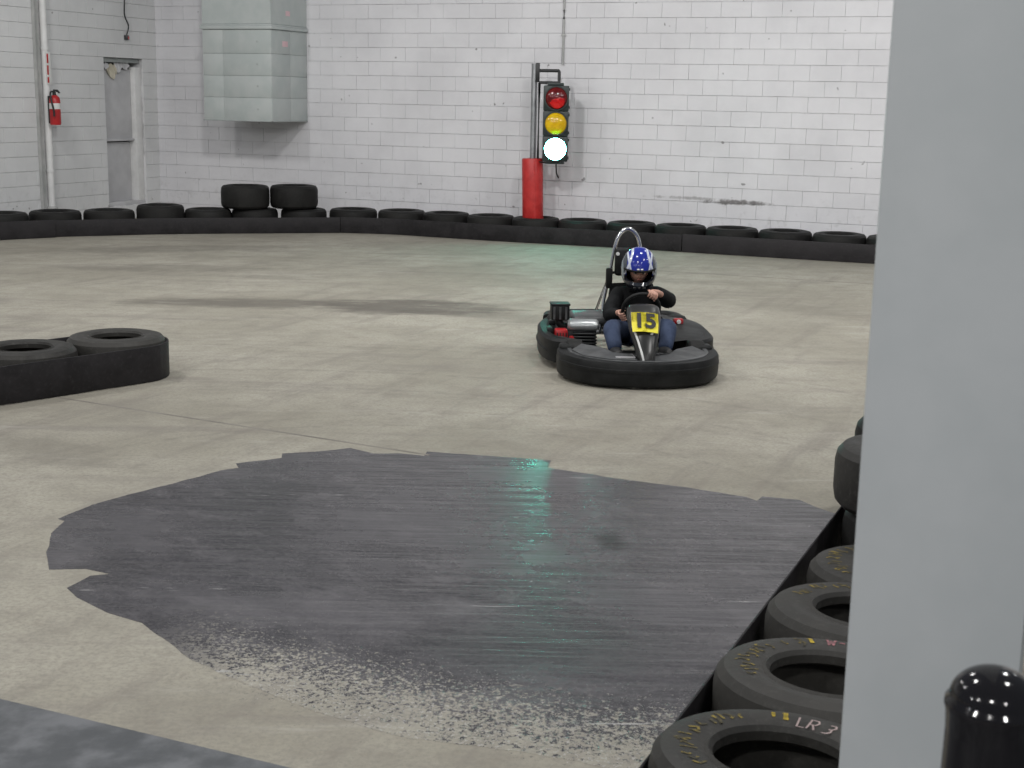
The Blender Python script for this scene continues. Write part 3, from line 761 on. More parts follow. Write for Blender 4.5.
for z, mt, nm in zip(zs, ('lens_dim', 'lens_yellow', 'lens_green'), ('red', 'yellow', 'green')):
    hs = box('housing_section', (HX - .172, HY - .09, z - .1685), (HX + .172, HY + .12, z + .1685), 'signal_black', tl, None, .014, 2)
    lathe('lens_ring', [(.146, -.002), (.166, -.002), (.166, .022), (.148, .022)], 'signal_black', hs, 32, T(HX, HY - .089, z) @ R(90, 'X'), True)
    le = lathe('lens', lens_prof if nm != 'green' else [(r_, z_ * .35) for r_, z_ in lens_prof], mt, hs, 36, T(HX, HY - .095, z) @ R(90, 'X'), False, 80)
    le['label'] = {'red': 'unlit red lens', 'yellow': 'unlit yellow lens', 'green': 'lit green lens'}[nm]
    if nm == 'red':
        lathe('lens_reflection', [(.10, .050), (.102, .046), (.06, .0595), (0, .0665), (0, .062)], 'lens_red_reflection', hs, 24, T(HX + .01, HY - .09, z - .035) @ R(90, 'X') , False, 80)  # reflection in the unlit red lens, put in as a brighter disc
    for q in (-.12, .12): box('hinge', (HX + .172, HY - .05, z + q - .018), (HX + .187, HY - .02, z + q + .018), 'signal_black', hs)
box('top_cap', (HX - .12, HY - .05, 2.126), (HX + .10, HY + .10, 2.165), 'signal_black', tl, None, .008)
box('bottom_cap', (HX - .13, HY - .05, 1.075), (HX + .13, HY + .09, 1.104), 'signal_black', tl, None, .008)
tube('lamp_cable', [(HX + .02, HY + .05, 1.08), (HX + .03, HY + .06, .95), (HX + .06, HY + .10, .88)], .010, 'black_metal', tl, 6)
pad = lathe('pole_pad', [(.050, 0), (.136, 0), (.146, .02), (.146, .42), (.1445, .44), (.146, .46), (.146, .86), (.136, .88), (.050, .88)], 'red', None, 32, None, True)
pad.location = (POLE.x + .02, POLE.y, .26); pad.rotation_euler = (0, math.radians(-1.6), 0)
tag(pad, 'upright red foam pad wrapped round the traffic light pole', 'pad')
# seam on the pad
box('pad_seam', (.02, -.1475, .02), (.034, -.1440, .86), 'red', pad)

# ---------------------------------------------------------------- glossy black post in front of the column
po = empty('bollard', (.678, 1.80, .2)); tag(po, 'glossy black domed post standing before the grey column', 'bollard')
lathe('post_shaft', [(0, 0), (.085, 0), (.085, .02), (.070, .03), (.0615, .90), (0, .90)], 'dome', po, 40)
cp = [(.0610, .888), (.0635, .925), (.0660, .933), (.0650, .941), (.060, .945)]
for k in range(1, 13):
    a = k / 12 * PI / 2; cp.append((.0600 * math.cos(a), .945 + .045 * math.sin(a)))
cp[-1] = (0, .990)
lathe('post_cap', cp, 'dome', po, 48, None, False, 50)

# ---------------------------------------------------------------- the kart
KO = Vector((.854, 10.37, 0)); KR = math.radians(4)
kt = empty('go_kart', KO, KR); tag(kt, 'black rental go-kart numbered 15 driving towards the camera', 'go-kart')
def ksweep(name, pts, prof, mat, par=kt, sub=6, closed=False, smooth=40):
    bm = bmesh.new(); add_sweep(bm, smooth_path(pts, sub, closed), prof, closed=closed); return from_bm(bm, name, mat, par, smooth)
# front bumper
FBP = [(-.42, -.38, .125), (-.49, -.42, .125), (-.528, -.54, .12), (-.515, -.70, .115), (-.41, -.88, .11), (-.22, -.985, .105), (0, -1.02, .105), (.22, -.99, .105), (.41, -.89, .11), (.515, -.71, .115), (.532, -.54, .12), (.49, -.42, .125), (.42, -.38, .125)]
fb = ksweep('front_bumper', FBP, [(-.035, -.088), (.034, -.088), (.044, -.076), (.050, -.02), (.046, .064), (.038, .078), (-.022, .080), (-.035, .07)], 'kart', kt, 6, False, 28)
def offs(p, d, dz):
    q = Vector((p[0] * 1.0, (p[1] + .45) * 1.0, 0)).normalized() * d
    return (p[0] + q.x, p[1] + q.y, p[2] + dz)
ksweep('bumper_lip', [offs(p, -.040, .076) for p in FBP[2:-2]], rrect(.03, .02, .005), 'kart_grey', fb)
ksweep('bumper_rib', [offs(p, .047, .02) for p in FBP[2:-2]], rrect(.012, .03, .004), 'kart', fb)
for sx in (-1, 1):                                   # raised corner blocks at the ends of the bumper
    box('bumper_corner', (sx * .50 - .055, -.56, .10), (sx * .50 + .055, -.43, .225), 'kart', fb, None, .025, 3)
# side pods
def pod(sgn):
    pts = [(sgn * .42, -.30, .135), (sgn * .52, -.30, .14), (sgn * .585, -.18, .145), (sgn * .605, .08, .15), (sgn * .585, .36, .155), (sgn * .51, .58, .16), (sgn * .40, .66, .165)]
    if sgn > 0: pts = pts[::-1]
    o = ksweep('side_pod', pts, [(-.05, -.085), (.035, -.085), (.05, -.05), (.052, .02), (.04, .07), (.02, .09), (-.03, .09), (-.05, .07)], 'kart')
    ksweep('pod_rib', [(p[0] * (1.0 + .048 / abs(p[0]) if abs(p[0]) > .5 else 1.02), p[1], p[2] - .01) for p in pts[1:-1]], circle(.013, 8), 'kart', o)
    return o
pl = pod(-1); pr_ = pod(1)
# right pod has a closed sloping top
bm = bmesh.new()
out = smooth_path([(.43, -.30, .225), (.55, -.30, .228), (.61, -.16, .232), (.635, .10, .24), (.61, .36, .252), (.50, .60, .26)], 4)
inn = smooth_path([(.30, -.26, .20), (.31, -.15, .225), (.32, -.05, .25), (.335, .10, .27), (.34, .30, .285), (.33, .50, .29)], 4)
for dz in (0, -.02):
    pass
vo = [bm.verts.new(p) for p in out]; vi = [bm.verts.new(p) for p in inn]
for k in range(len(vo) - 1): bm.faces.new((vo[k], vo[k + 1], vi[k + 1], vi[k]))
bmesh.ops.solidify(bm, geom=list(bm.faces), thickness=.02)
from_bm(bm, 'pod_cover', 'kart_grey', pr_, 40)
bm = bmesh.new()
out = smooth_path([(-.43, -.29, .20), (-.51, -.27, .205), (-.545, -.16, .21), (-.565, .0, .215)], 4)
inn = smooth_path([(-.36, -.30, .195), (-.37, -.22, .20), (-.42, -.14, .20), (-.525, -.02, .205)], 4)
vo = [bm.verts.new(p) for p in out]; vi = [bm.verts.new(p) for p in inn]
for k in range(len(vo) - 1): bm.faces.new((vo[k], vo[k + 1], vi[k + 1], vi[k]))
bmesh.ops.solidify(bm, geom=list(bm.faces), thickness=.02)
from_bm(bm, 'pod_cover', 'kart_grey', pl, 40)
ksweep('rear_bumper', [(-.53, .62, .17), (-.49, .82, .17), (-.3, .90, .17), (0, .91, .17), (.3, .90, .17), (.49, .82, .17), (.53, .62, .17)], rrect(.09, .19, .03), 'kart')
# floor tray and frame
bm = bmesh.new(); add_box(bm, (-.30, -.86, .055), (.34, .12, .067), None, .004, 1); from_bm(bm, 'floor_tray', 'kart_grey', kt)
bm = bmesh.new(); add_box(bm, (-.20, -.905, .196), (-.062, -.775, .203), None, .002, 1); from_bm(bm, 'foot_plate', 'alu', kt)
# sloping deck between bumper and tray
bm = bmesh.new()
for sx in (-1, 1):
    q = [(sx * .07, -.975, .185), (sx * .25, -.94, .185), (sx * .42, -.83, .19), (sx * .48, -.66, .20), (sx * .40, -.56, .225), (sx * .27, -.64, .215), (sx * .20, -.76, .20), (sx * .07, -.82, .195)]
    vs = [bm.verts.new(p) for p in q]; fc = bm.faces.new(vs)
bmesh.ops.triangulate(bm, faces=bm.faces); bmesh.ops.solidify(bm, geom=list(bm.faces), thickness=.012)
from_bm(bm, 'front_deck', 'kart_grey', kt)
for sx in (-1, 1):
    tube('frame_rail', [(sx * .16, -.84, .075), (sx * .24, -.5, .075), (sx * .30, 0, .075), (sx * .30, .8, .09)], .016, 'black_metal', kt)
    tube('pedal_bar', [(sx * .085, -.66, .175), (sx * .20, -.67, .185), (sx * .32, -.64, .175), (sx * .36, -.54, .09)], .010, 'kart_grey', kt)
    pdl = box('pedal', (sx * .17 - .03, -.74, .08), (sx * .17 + .03, -.725, .20), 'black_metal', kt, None, .004)
tube('front_axle', [(-.44, -.46, .125), (.45, -.46, .125)], .016, 'black_metal', kt, 10, 0)
tube('rear_axle', [(-.52, .52, .14), (.54, .52, .14)], .02, 'galv', kt, 10, 0)
def kwheel(x, y, r, w):
    m4 = T(x, y, r) @ R(90, 'Y') @ T(0, 0, -w / 2)
    o = lathe('wheel', [(.065, .0), (r - .02, 0), (r - .004, .012), (r, .03), (r, w - .03), (r - .004, w - .012), (r - .02, w), (.065, w), (.062, w - .02), (.062, .02)], 'tyre', kt, 32, m4, True)
    lathe('rim', [(0, w * .35), (.03, w * .35), (.06, .01), (.064, .01), (.064, w - .01), (.06, w - .01), (.03, w * .65), (0, w * .65)], 'silver', o, 24, m4, False)
kwheel(-.44, -.46, .125, .12); kwheel(.45, -.46, .125, .12); kwheel(-.46, .52, .14, .18); kwheel(.47, .52, .14, .18)
# nose fairing
bm = bmesh.new(); rings = []
NS = [((.012, -.935, .12), .050, .03), ((.012, -.90, .185), .060, .05), ((.016, -.82, .275), .084, .062), ((.022, -.73, .36), .108, .068), ((.030, -.63, .435), .122, .062), ((.036, -.55, .48), .118, .048), ((.040, -.49, .50), .098, .02)]
NSS = []
for i in range(len(NS) - 1):
    for k in range(3):
        t = k / 3; a, b = NS[i], NS[i + 1]; NSS.append((Vector(a[0]).lerp(Vector(b[0]), t), a[1] + (b[1] - a[1]) * t, a[2] + (b[2] - a[2]) * t))
NSS.append((Vector(NS[-1][0]), NS[-1][1], NS[-1][2]))
for i, (c, hw, dp_) in enumerate(NSS):
    nx_ = NSS[min(i + 1, len(NSS) - 1)][0] - NSS[max(i - 1, 0)][0]; t = nx_.normalized(); fr = Vector((0, -t.z, t.y)).normalized()
    if fr.y > 0: fr = -fr
    rg = []
    for k in range(13):
        a = -PI / 2 + PI * k / 12; sx = math.copysign(abs(math.sin(a)) ** .8, math.sin(a))
        rg.append(bm.verts.new(c + Vector((hw * sx, 0, 0)) + fr * dp_ * math.cos(a) ** .7 if abs(math.cos(a)) > 1e-6 else c + Vector((hw * sx, 0, 0))))
    for k in range(3): rg.append(bm.verts.new(c + Vector((hw * (.6 - .6 * k), 0, 0)) - fr * .03))
    rings.append(rg)
for a, b in zip(rings[:-1], rings[1:]):
    for k in range(len(a)): bm.faces.new((a[k], a[(k + 1) % len(a)], b[(k + 1) % len(b)], b[k]))
bm.faces.new(rings[0][::-1]); bm.faces.new(rings[-1])
nose = from_bm(bm, 'nose_cone', 'nose', kt, 55)
# number plate, slightly rolled, on the upper nose
PLM = T(.016, -.784, .434) @ R(3.5, 'Y') @ R(-43, 'X')
bm = bmesh.new(); bmesh.ops.create_grid(bm, x_segments=8, y_segments=4, size=.5)
for v in bm.verts:
    x, y = v.co.x * .192, v.co.y * .160; v.co = Vector((x * (1 - .06 * (-y / .08)) if y < 0 else x, -.0 + (x / .11) ** 2 * .016, y))
bmesh.ops.solidify(bm, geom=list(bm.faces), thickness=.004)
bmesh.ops.transform(bm, matrix=PLM, verts=bm.verts)
plate = from_bm(bm, 'number_plate', 'yellow', nose, 40)
for ch, ox in (('1', -.044), ('5', .038)):
    cu = bpy.data.curves.new('digit', 'FONT'); cu.body = ch; cu.size = .165; cu.align_x = 'CENTER'; cu.align_y = 'CENTER'; cu.offset = .006
    to = bpy.data.objects.new('digit_src', cu); C.objects.link(to); bpy.context.view_layer.update()
    me = bpy.data.meshes.new_from_object(to.evaluated_get(bpy.context.evaluated_depsgraph_get())); bpy.data.objects.remove(to)
    bm = bmesh.new(); bm.from_mesh(me); bmesh.ops.remove_doubles(bm, verts=bm.verts, dist=1e-5); bmesh.ops.triangulate(bm, faces=bm.faces)
    bmesh.ops.subdivide_edges(bm, edges=[e for e in bm.edges if e.calc_length() > .02], cuts=2, use_grid_fill=False)
    for v in bm.verts: x, y, z = v.co; x += ox; v.co = Vector((x, -.0075 + (x / .11) ** 2 * .016, y))
    bmesh.ops.transform(bm, matrix=PLM, verts=bm.verts)
    dg = from_bm(bm, 'digit', 'ink', nose); dg['label'] = 'black digit ' + ch
# white pinstripe on the nose
def nose_pt(i, a, off=.004):
    return rings_pts[i][a]
NP = [[None] * 13 for _ in NSS]
for i, (c, hw, dp_) in enumerate(NSS):
    nx_ = NSS[min(i + 1, len(NSS) - 1)][0] - NSS[max(i - 1, 0)][0]; t = nx_.normalized(); fr = Vector((0, -t.z, t.y)).normalized()
    if fr.y > 0: fr = -fr
    def P(a, c=c, hw=hw, dp_=dp_, fr=fr):
        sx = math.copysign(abs(math.sin(a)) ** .8, math.sin(a)); return c + Vector((hw * sx, 0, 0)) + fr * (dp_ * max(0, math.cos(a)) ** .7 + .003)
    NP[i] = P
st = [NP[i](math.radians(-55 + 43 * (9 - i) / 9)) for i in range(9, 0, -1)]
ksweep('pinstripe', st, [(-.007, -.002), (.007, -.002), (.007, .003), (-.007, .003)], 'label_white', nose, 3)
st = [NP[9](math.radians(42)), NP[8](math.radians(34)), NP[7](math.radians(18))]
ksweep('pinstripe', st, [(-.008, -.002), (.008, -.002), (.008, .003), (-.008, .003)], 'label_white', nose, 3)
# steering
WC = Vector((.068, -.265, .445)); E1 = Vector((1, 0, 0)); E2 = Vector((0, -.45, .893)); NN = Vector((0, .893, .45)); WR = .135
def rim_pt(deg, r=WR, off=0.0): a = math.radians(deg); return WC + E1 * (r * math.cos(a)) + E2 * (r * math.sin(a)) + NN * off
sw = tube('steering_wheel', [rim_pt(k * 15) for k in range(24)], .014, 'kart', kt, 10, 2, True)
for dgr in (0, 180, 270): tube('spoke', [tuple(WC), tuple(rim_pt(dgr))], .010, 'kart', sw, 8, 0)
lathe('hub', [(0, -.015), (.035, -.015), (.035, .012), (0, .016)], 'alu', sw, 16, T(*WC) @ R(-63, 'X'))
tube('steering_column', [tuple(WC), (.04, -.45, .36), (.01, -.66, .16)], .011, 'black_metal', kt, 8, 0)
# seat
bm = bmesh.new(); secs = []
for (y, z, hw, wing) in ((-.05, .13, .17, .05), (.10, .10, .19, .09), (.25, .105, .20, .14), (.36, .17, .205, .17), (.43, .30, .205, .16), (.47, .43, .195, .12), (.50, .54, .17, .06)):
    rg = []
    for k in range(9):
        a = -1 + k / 4.0; lift = abs(a) ** 3
        rg.append(bm.verts.new((.10 + hw * a, y - (lift * wing if z > .15 else lift * .02), z + (lift * wing if z <= .15 else 0.0))))
    secs.append(rg)
for a, b in zip(secs[:-1], secs[1:]):
    for k in range(8): bm.faces.new((a[k], a[k + 1], b[k + 1], b[k]))
bmesh.ops.solidify(bm, geom=list(bm.faces), thickness=.02)
from_bm(bm, 'seat', 'kart', kt, 50)
# roll hoop with headrest
hp = tube('roll_hoop', [(-.135, .46, .14), (-.105, .50, .40), (-.070, .50, .58), (-.036, .50, .80), (.0, .50, .915), (.068, .50, .965), (.137, .50, .915), (.172, .50, .80), (.206, .50, .58), (.24, .50, .40), (.27, .46, .14)], .0145, 'chrome', kt, 12, 6)
tube('hoop_brace', [(-.05, .50, .66), (-.10, .72, .40), (-.14, .86, .2)], .011, 'chrome', hp, 8, 3); tube('hoop_brace', [(.186, .50, .66), (.24, .72, .40), (.27, .86, .2)], .011, 'chrome', hp, 8, 3)
box('headrest', (-.035, .43, .60), (.18, .49, .82), 'kart', hp, None, .025, 3)
tube('hoop_crossbar', [(-.06, .50, .62), (.20, .50, .62)], .011, 'black_metal', hp, 8, 0)
lathe('hoop_bolt', [(0, 0), (.014, 0), (.014, .012), (0, .014)], 'label_white', hp, 10, T(-.018, .43, .775) @ R(90, 'X'))
box('belt_guide', (-.10, .44, .50), (-.05, .49, .66), 'kart', hp, None, .012, 2)
# engine on the left of the picture
en = empty('engine'); en.parent = kt
box('crankcase', (-.52, .02, .07), (-.22, .36, .25), 'black_metal', en, None, .02, 2)
for k in range(6): box('cooling_fin', (-.40, -.03 - .0 * k, .09 + k * .024), (-.22, .05, .102 + k * .024), 'black_metal', en, None, .003, 1)
lathe('fuel_tank', [(0, 0), (.05, 0), (.066, .015), (.07, .05), (.07, .19), (.066, .22), (.05, .235), (0, .235)], 'silver', en, 24, T(-.44, .06, .272) @ R(90, 'Y') @ Matrix.Diagonal((.7, 1.2, 1, 1)))
box('tank_cover', (-.40, .06, .27), (-.10, .36, .33), 'kart_grey', en, R(3, 'X'), .025, 3)
ab = box('air_box', (-.565, .04, .305), (-.425, .17, .425), 'kart', en, None, .014, 2)
box('air_box_lid', (-.57, .035, .418), (-.42, .175, .434), 'kart', ab, None, .006, 1)
for k in range(3): box('air_box_rib', (-.55 + .045 * k, .034, .315), (-.535 + .045 * k, .042, .41), 'kart_grey', ab)
tube('air_hose', [(-.50, .10, .33), (-.49, .09, .27), (-.42, .10, .24)], .03, 'kart', en, 10)
bm = bmesh.new(); add_box(bm, (-.545, -.06, .145), (-.445, .03, .255), None, .018, 2)
rcv = from_bm(bm, 'recoil_cover', 'red_gloss', en, 40); rcv['label'] = 'red recoil cover'
for k in range(4): box('vent_slot', (-.53 + .022 * k, -.0625, .17), (-.521 + .022 * k, -.059, .23), 'ink', rcv)
lathe('filler_cap', [(0, 0), (.03, 0), (.03, .03), (0, .034)], 'red_gloss', en, 16, T(-.415, -.02, .18) @ R(90, 'X') @ Matrix.Scale(.7, 4))['label'] = 'red filler cap'
tube('exhaust', [(-.30, .36, .16), (-.28, .5, .20), (-.1, .66, .22), (.1, .7, .22)], .035, 'galv', en, 12)
box('pod_cap', (.40, .17, .262), (.475, .23, .305), 'red_gloss', kt, None, .012, 2)['label'] = 'red cap on the side pod'  # plain red cap on the pod, gives no light
lathe('cap_button', [(0, 0), (.018, 0), (.016, .008), (0, .009)], 'label_white', kt, 12, T(.437, .168, .283) @ R(90, 'X'))
# left pod top fixing bracket
box('pod_bracket', (-.60, -.06, .22), (-.56, .06, .265), 'kart', kt, None, .01, 2); box('pod_bracket', (-.56, .24, .235), (-.50, .30, .275), 'kart', kt, None, .01, 2)

# ---------------------------------------------------------------- the driver
def skin_mesh(verts, edges, radii, roots, sub=2):
    me = bpy.data.meshes.new('skel'); me.from_pydata(verts, edges, []); o = bpy.data.objects.new('skel', me); C.objects.link(o)
    md = o.modifiers.new('skin', 'SKIN'); md.use_smooth_shade = True; md.branch_smoothing = .3
    sv = me.skin_vertices[0].data
    for i, r in enumerate(radii): sv[i].radius = (r, r) if not isinstance(r, tuple) else r; sv[i].use_root = i in roots
    sd = o.modifiers.new('sub', 'SUBSURF'); sd.levels = sub; sd.render_levels = sub
    bpy.context.view_layer.update()
    out = bpy.data.meshes.new_from_object(o.evaluated_get(bpy.context.evaluated_depsgraph_get())); bpy.data.objects.remove(o)
    return out
class Sk:
    def __init__(s): s.v, s.e, s.r, s.roots = [], [], [], []
    def a(s, p, r, parent=None):
        s.v.append(tuple(p)); s.r.append(r); i = len(s.v) - 1
        if parent is None: s.roots.append(i)
        else: s.e.append((parent, i))
        return i
    def chain(s, pts, parent=None):
        for p, r in pts: parent = s.a(p, r, parent)
        return parent
HEAD = Vector((.098, .085, .695))
hips = Vector((.10, .24, .215)); waist = (.10, .25, .33); chest = (.10, .20, .44); neck = (.10, .135, .555)
shL, shR = (-.045, .16, .500), (.245, .15, .505)
elL, elR = (-.135, .0, .345), (.325, -.03, .470)
haL, haR = rim_pt(205), rim_pt(62)
wrL = haL + NN * .065 + Vector((-.01, .01, -.012)); wrR = haR + NN * .045 + Vector((.055, .02, .0))
knL, knR = (-.16, -.33, .315), (.275, -.32, .325)
anL, anR = (-.150, -.545, .180), (.205, -.545, .185)
def hand_chains(sk, deg, sgn):
    """fingers wrap over the outside of the rim; sgn: +1 the hand right of the wheel"""
    rd = (rim_pt(deg) - WC).normalized(); tg = NN.cross(rd).normalized()
    for k, ln in enumerate((.95, 1.05, 1.0, .85)):
        off = tg * (.032 - .0205 * k) ; c = rim_pt(deg) + off
        sk.chain([(c + rd * .012 + NN * .034, .0105), (c + rd * .030 * ln + NN * .012, .0105), (c + rd * .028 * ln - NN * .016, .0098), (c + rd * .002 - NN * .025 * ln, .0078), (c - rd * .016 * ln - NN * .016, .0068)])
    c = rim_pt(deg) + tg * .030 * 1.0
    sk.chain([(c - tg * .012 + NN * .034, .0105), (c - rd * .016 + NN * .024 + tg * .008, .0095), (c - rd * .024 + NN * .004 + tg * .012, .0085), (c - rd * .022 - NN * .014 + tg * .012, .0072)])
sk = Sk()
p = sk.a(hips, .07); w_ = sk.a(waist, .085, p); c_ = sk.a(chest, .095, w_); n_ = sk.a((.10, .155, .525), .05, c_); n2 = sk.a(neck, .042, n_); sk.a((.10, .11, .62), .045, n2)
for sh, el, wr, ha, deg in ((shL, elL, wrL, haL, 205), (shR, elR, wrR, haR, 62)):
    a_ = sk.a(sh, .048, c_); m_ = sk.a(Vector(sh).lerp(Vector(el), .5), .038, a_); e_ = sk.a(el, .032, m_); f_ = sk.a(Vector(el).lerp(Vector(wr), .5), .029, e_)
    wv = sk.a(wr, .021, f_); pm = Vector(ha) + NN * .036; rd = (Vector(ha) - WC).normalized(); tg_ = NN.cross(rd).normalized(); pv = sk.a(pm + rd * .008, (.026, .026), wv); sk.a(pm + rd * .010 + tg_ * .020, (.019, .019), pv); sk.a(pm + rd * .010 - tg_ * .020, (.019, .019), pv)
for kn, an, sx in ((knL, anL, -.085), (knR, anR, .085)):
    h_ = sk.a((.10 + sx, .20, .20), .068, p); t_ = sk.a(Vector((.10 + sx, .20, .20)).lerp(Vector(kn), .5), .060, h_); k_ = sk.a(kn, .046, t_)
    s_ = sk.a(Vector(kn).lerp(Vector(an), .4), .042, k_); x_ = sk.a(an, .032, s_); sk.a(Vector(an) + Vector((.0, -.10, -.015)), .026, x_)
bmA = bmesh.new(); bmA.from_mesh(skin_mesh(sk.v, sk.e, sk.r, sk.roots))
bmesh.ops.holes_fill(bmA, edges=[e for e in bmA.edges if len(e.link_faces) == 1], sides=0)
bmesh.ops.recalc_face_normals(bmA, faces=bmA.faces)
sk2 = Sk(); hand_chains(sk2, 205, -1); hand_chains(sk2, 62, 1)
bmA.from_mesh(skin_mesh(sk2.v, sk2.e, sk2.r, sk2.roots, 1))
# head: shaped ellipsoid with brow, nose, cheeks, chin
HT = T(*HEAD) @ R(-6, 'Z') @ R(13, 'X')           # tips forward and a little to the side
hb = bmesh.new(); bmesh.ops.create_uvsphere(hb, u_segments=32, v_segments=24, radius=1.0)
for v in hb.verts:
    x, y, z = v.co; X, Y, Z = x * .072, y * .088, z * .105
    if y < 0:
        if z < -.2: X *= 1 - .35 * (-z - .2); Y *= 1 - .10 * (-z - .2)
        fx = math.exp(-(x / .17) ** 2); Y -= .022 * fx * math.exp(-((z + .16) / .17) ** 2) * (-y)
        Y -= .006 * math.exp(-((z - .16) / .10) ** 2) * (-y)
        for ex in (-.42, .42): Y += .012 * math.exp(-((x - ex) / .17) ** 2 - ((z - .0) / .12) ** 2)
        Y -= .006 * math.exp(-(x / .3) ** 2 - ((z + .46) / .1) ** 2)
    v.co = (X, Y, Z)
bmesh.ops.transform(hb, matrix=HT, verts=hb.verts)
hm = bpy.data.meshes.new('h'); hb.to_mesh(hm); hb.free(); bmA.from_mesh(hm)
me = bpy.data.meshes.new('person'); bmA.to_mesh(me); bmA.free()
tmp = bpy.data.objects.new('tmp', me); C.objects.link(tmp); rmd = tmp.modifiers.new('r', 'REMESH'); rmd.mode = 'VOXEL'; rmd.voxel_size = .005; rmd.use_smooth_shade = True
smo = tmp.modifiers.new('s', 'SMOOTH'); smo.iterations = 2; smo.factor = .4
bpy.context.view_layer.update()
body_me = bpy.data.meshes.new_from_object(tmp.evaluated_get(bpy.context.evaluated_depsgraph_get())); bpy.data.objects.remove(tmp)
bm = bmesh.new(); bm.from_mesh(body_me); bm.verts.ensure_lookup_table(); seen = set(); isl = []
for v in bm.verts:
    if v in seen: continue
    st = [v]; seen.add(v); cur = []
    while st:
        q = st.pop(); cur.append(q)
        for e in q.link_edges:
            o_ = e.other_vert(q)
            if o_ not in seen: seen.add(o_); st.append(o_)
    isl.append(cur)
isl.sort(key=len)
pass
bmesh.ops.delete(bm, geom=[v for i in isl[:-1] for v in i], context='VERTS'); bm.to_mesh(body_me); bm.free()
body_me.materials.clear(); body_me.materials.append(M['skin'])
for f_ in body_me.polygons: f_.use_smooth = True
person = bpy.data.objects.new('person', body_me); C.objects.link(person); person.location = KO; person.rotation_euler = (0, 0, KR)
tag(person, 'young driver in blue helmet, black jacket and jeans steering the go-kart', 'person')
def cloth(name, sk, mat, sub=2):
    m = skin_mesh(sk.v, sk.e, sk.r, sk.roots, sub); m.materials.clear()
    for f_ in m.polygons: f_.use_smooth = True
    return link(name, m, mat, person)
jk = Sk(); p = jk.a((.10, .24, .245), .15); w_ = jk.a(waist, .15, p); c_ = jk.a(chest, .145, w_); n_ = jk.a((.10, .155, .525), .072, c_); jk.a((.10, .13, .585), .062, n_)
for sh, el, wr in ((shL, elL, wrL), (shR, elR, wrR)):
    a_ = jk.a(sh, .076, c_); m_ = jk.a(Vector(sh).lerp(Vector(el), .5), .070, a_); e_ = jk.a(el, .068, m_); f_ = jk.a(Vector(el).lerp(Vector(wr), .5), .054, e_); jk.a(Vector(el).lerp(Vector(wr), .80), .036, f_)
cloth('jacket', jk, 'jacket')
jn = Sk(); p = jn.a(hips + Vector((0, 0, -.01)), .11)
for kn, an, sx in ((knL, anL, -.085), (knR, anR, .085)):
    h0 = Vector((.10 + sx, .20, .205)); h_ = jn.a(h0, .085, p); t_ = jn.a(h0.lerp(Vector(kn), .5), .080, h_); k_ = jn.a(kn, .070, t_); s_ = jn.a(Vector(kn).lerp(Vector(an), .45), .062, k_); jn.a(Vector(kn).lerp(Vector(an), 1.02), .054, s_)
cloth('jeans', jn, 'jeans')
for an in (anL, anR):
    a_ = Vector(an); bm = bmesh.new(); path = [a_ + Vector((0, .055, -.02)), a_ + Vector((0, .02, -.012)), a_ + Vector((0, -.05, -.012)), a_ + Vector((0, -.11, -.006)), a_ + Vector((0, -.15, .004)), a_ + Vector((0, -.17, .010))]
    sc_ = [.75, 1.05, 1.05, .95, .75, .4]
    path2 = smooth_path(path, 3); add_sweep(bm, path2, [(q[0] * 1.0, q[1]) for q in rrect(.085, .085, .035)], scale=lambda t: sc_[min(5, int(t * 5))] + (sc_[min(5, int(t * 5) + 1)] - sc_[min(5, int(t * 5))]) * (t * 5 - int(t * 5)))
    sh = from_bm(bm, 'shoe', 'shoe', person, 60)
    bm = bmesh.new(); add_sweep(bm, smooth_path([q + Vector((0, 0, -.038)) for q in path[:-1]], 3), rrect(.088, .022, .008)); from_bm(bm, 'sole', 'sole', sh, 50)
# face details
for sx in (-1, 1):
    e = lathe('eye', [(0, .013)] + [(.013 * math.sin(k * PI / 8), .013 * math.cos(k * PI / 8)) for k in range(1, 8)] + [(0, -.013)], 'eye', person, 12, HT @ T(sx * .030, -.072, .002))
    lathe('iris', [(0, .0015), (.006, .001), (.006, -.001), (0, -.001)], 'iris', e, 10, HT @ T(sx * .030, -.0852, .0) @ R(90, 'X'))
    box('eyebrow', (sx * .030 - .016, -.090, .016), (sx * .030 + .016, -.080, .022), 'iris', person, HT, .002, 1)
box('mouth', (-.018, -.094, -.053), (.018, -.082, -.046), 'lip', person, HT, .003, 1)
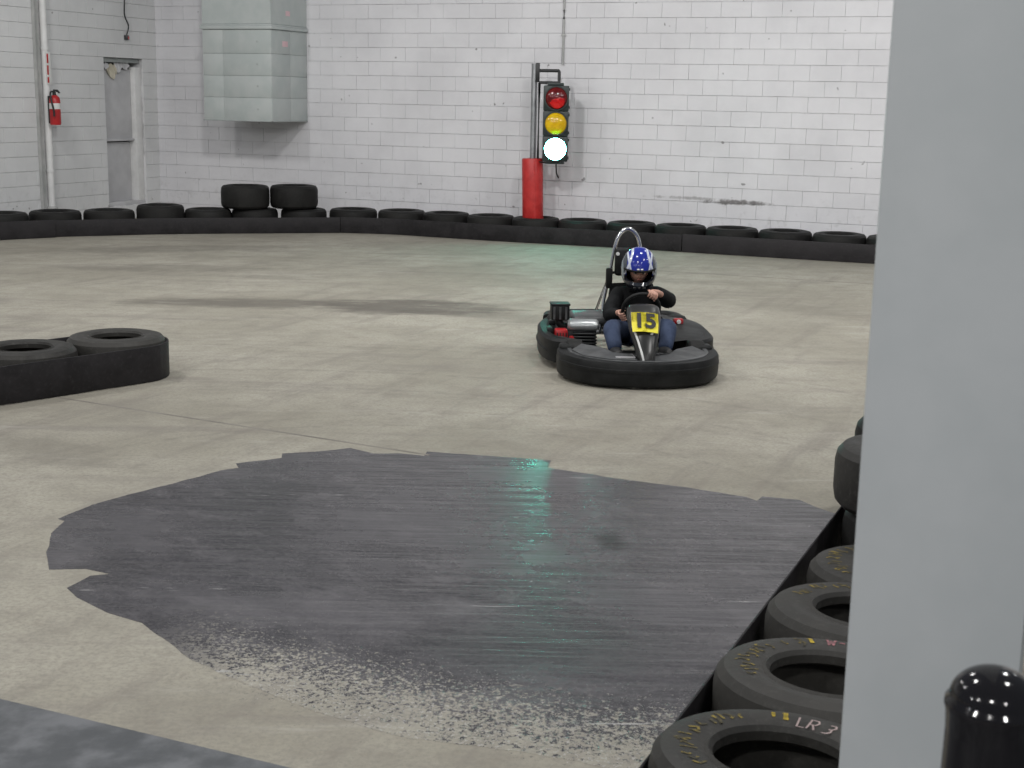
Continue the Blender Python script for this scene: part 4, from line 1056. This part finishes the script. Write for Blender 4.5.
# helmet with face opening and chin bar
bm = bmesh.new(); cols = 48; rowsz = 30; hx, hy, hz = .137, .160, .165
zt, zb = .030, -.058; azo = 56
ths = sorted(set([round(-72 + 162 * k / rowsz, 3) for k in range(rowsz + 1)] + [math.degrees(math.asin(zt / hz)), math.degrees(math.asin(zb / hz))]))
azs = sorted(set([round(-180 + 360 * k / cols, 3) for k in range(cols)] + [-azo, azo]))
grid = []
for th in ths:
    t = math.radians(th); row = []
    for az in azs:
        a = math.radians(az); x, y, z = hx * math.cos(t) * math.sin(a), -hy * math.cos(t) * math.cos(a), hz * math.sin(t)
        if z < zb - .001 and abs(az) < 95: k = math.cos(math.radians(az * .9)); y -= .030 * max(0, k) * min(1, (zb - z) / .02); x *= 1 - .10 * max(0, k)
        if z < -.02: q = min(1, (-.02 - z) / .13); x *= 1 + .10 * q; y *= 1 + .06 * q
        row.append(bm.verts.new((x, y, z)))
    grid.append(row)
na = len(azs)
for i in range(len(ths) - 1):
    for k in range(na):
        k2 = (k + 1) % na; zc = hz * math.sin(math.radians((ths[i] + ths[i + 1]) / 2)); ac = (azs[k] + (azs[k2] if k2 else 180)) / 2
        if zb < zc < zt and abs(ac) < azo: continue
        try: bm.faces.new((grid[i][k], grid[i][k2], grid[i + 1][k2], grid[i + 1][k]))
        except ValueError: pass
bmesh.ops.remove_doubles(bm, verts=bm.verts, dist=1e-5)
bmesh.ops.recalc_face_normals(bm, faces=bm.faces)
bmesh.ops.solidify(bm, geom=list(bm.faces), thickness=.018)
hel = from_bm(bm, 'helmet', 'helmet', person, 50)
hel.matrix_local = T(0, 0, .008) @ HT
hel['label'] = 'blue and black full-face helmet with white lines'
ksw = [(hx * 1.03 * math.sin(math.radians(a)), -hy * 1.03 * math.cos(math.radians(a)), zt + .002) for a in range(-56, 57, 8)]
bm = bmesh.new(); add_sweep(bm, [Vector(q) for q in ksw], rrect(.010, .016, .004)); from_bm(bm, 'visor_edge', 'kart', hel, 40)
for q in (-.014, .014):
    box('brow_mark', (q - .010, -.162, .042), (q + .010, -.150, .052), 'label_white', hel, None, .003, 1)
for k in (-1, 0, 1): box('chin_vent', (k * .035 - .012, -.185, -.098), (k * .035 + .012, -.165, -.086), 'ink', hel, None, .003, 1)
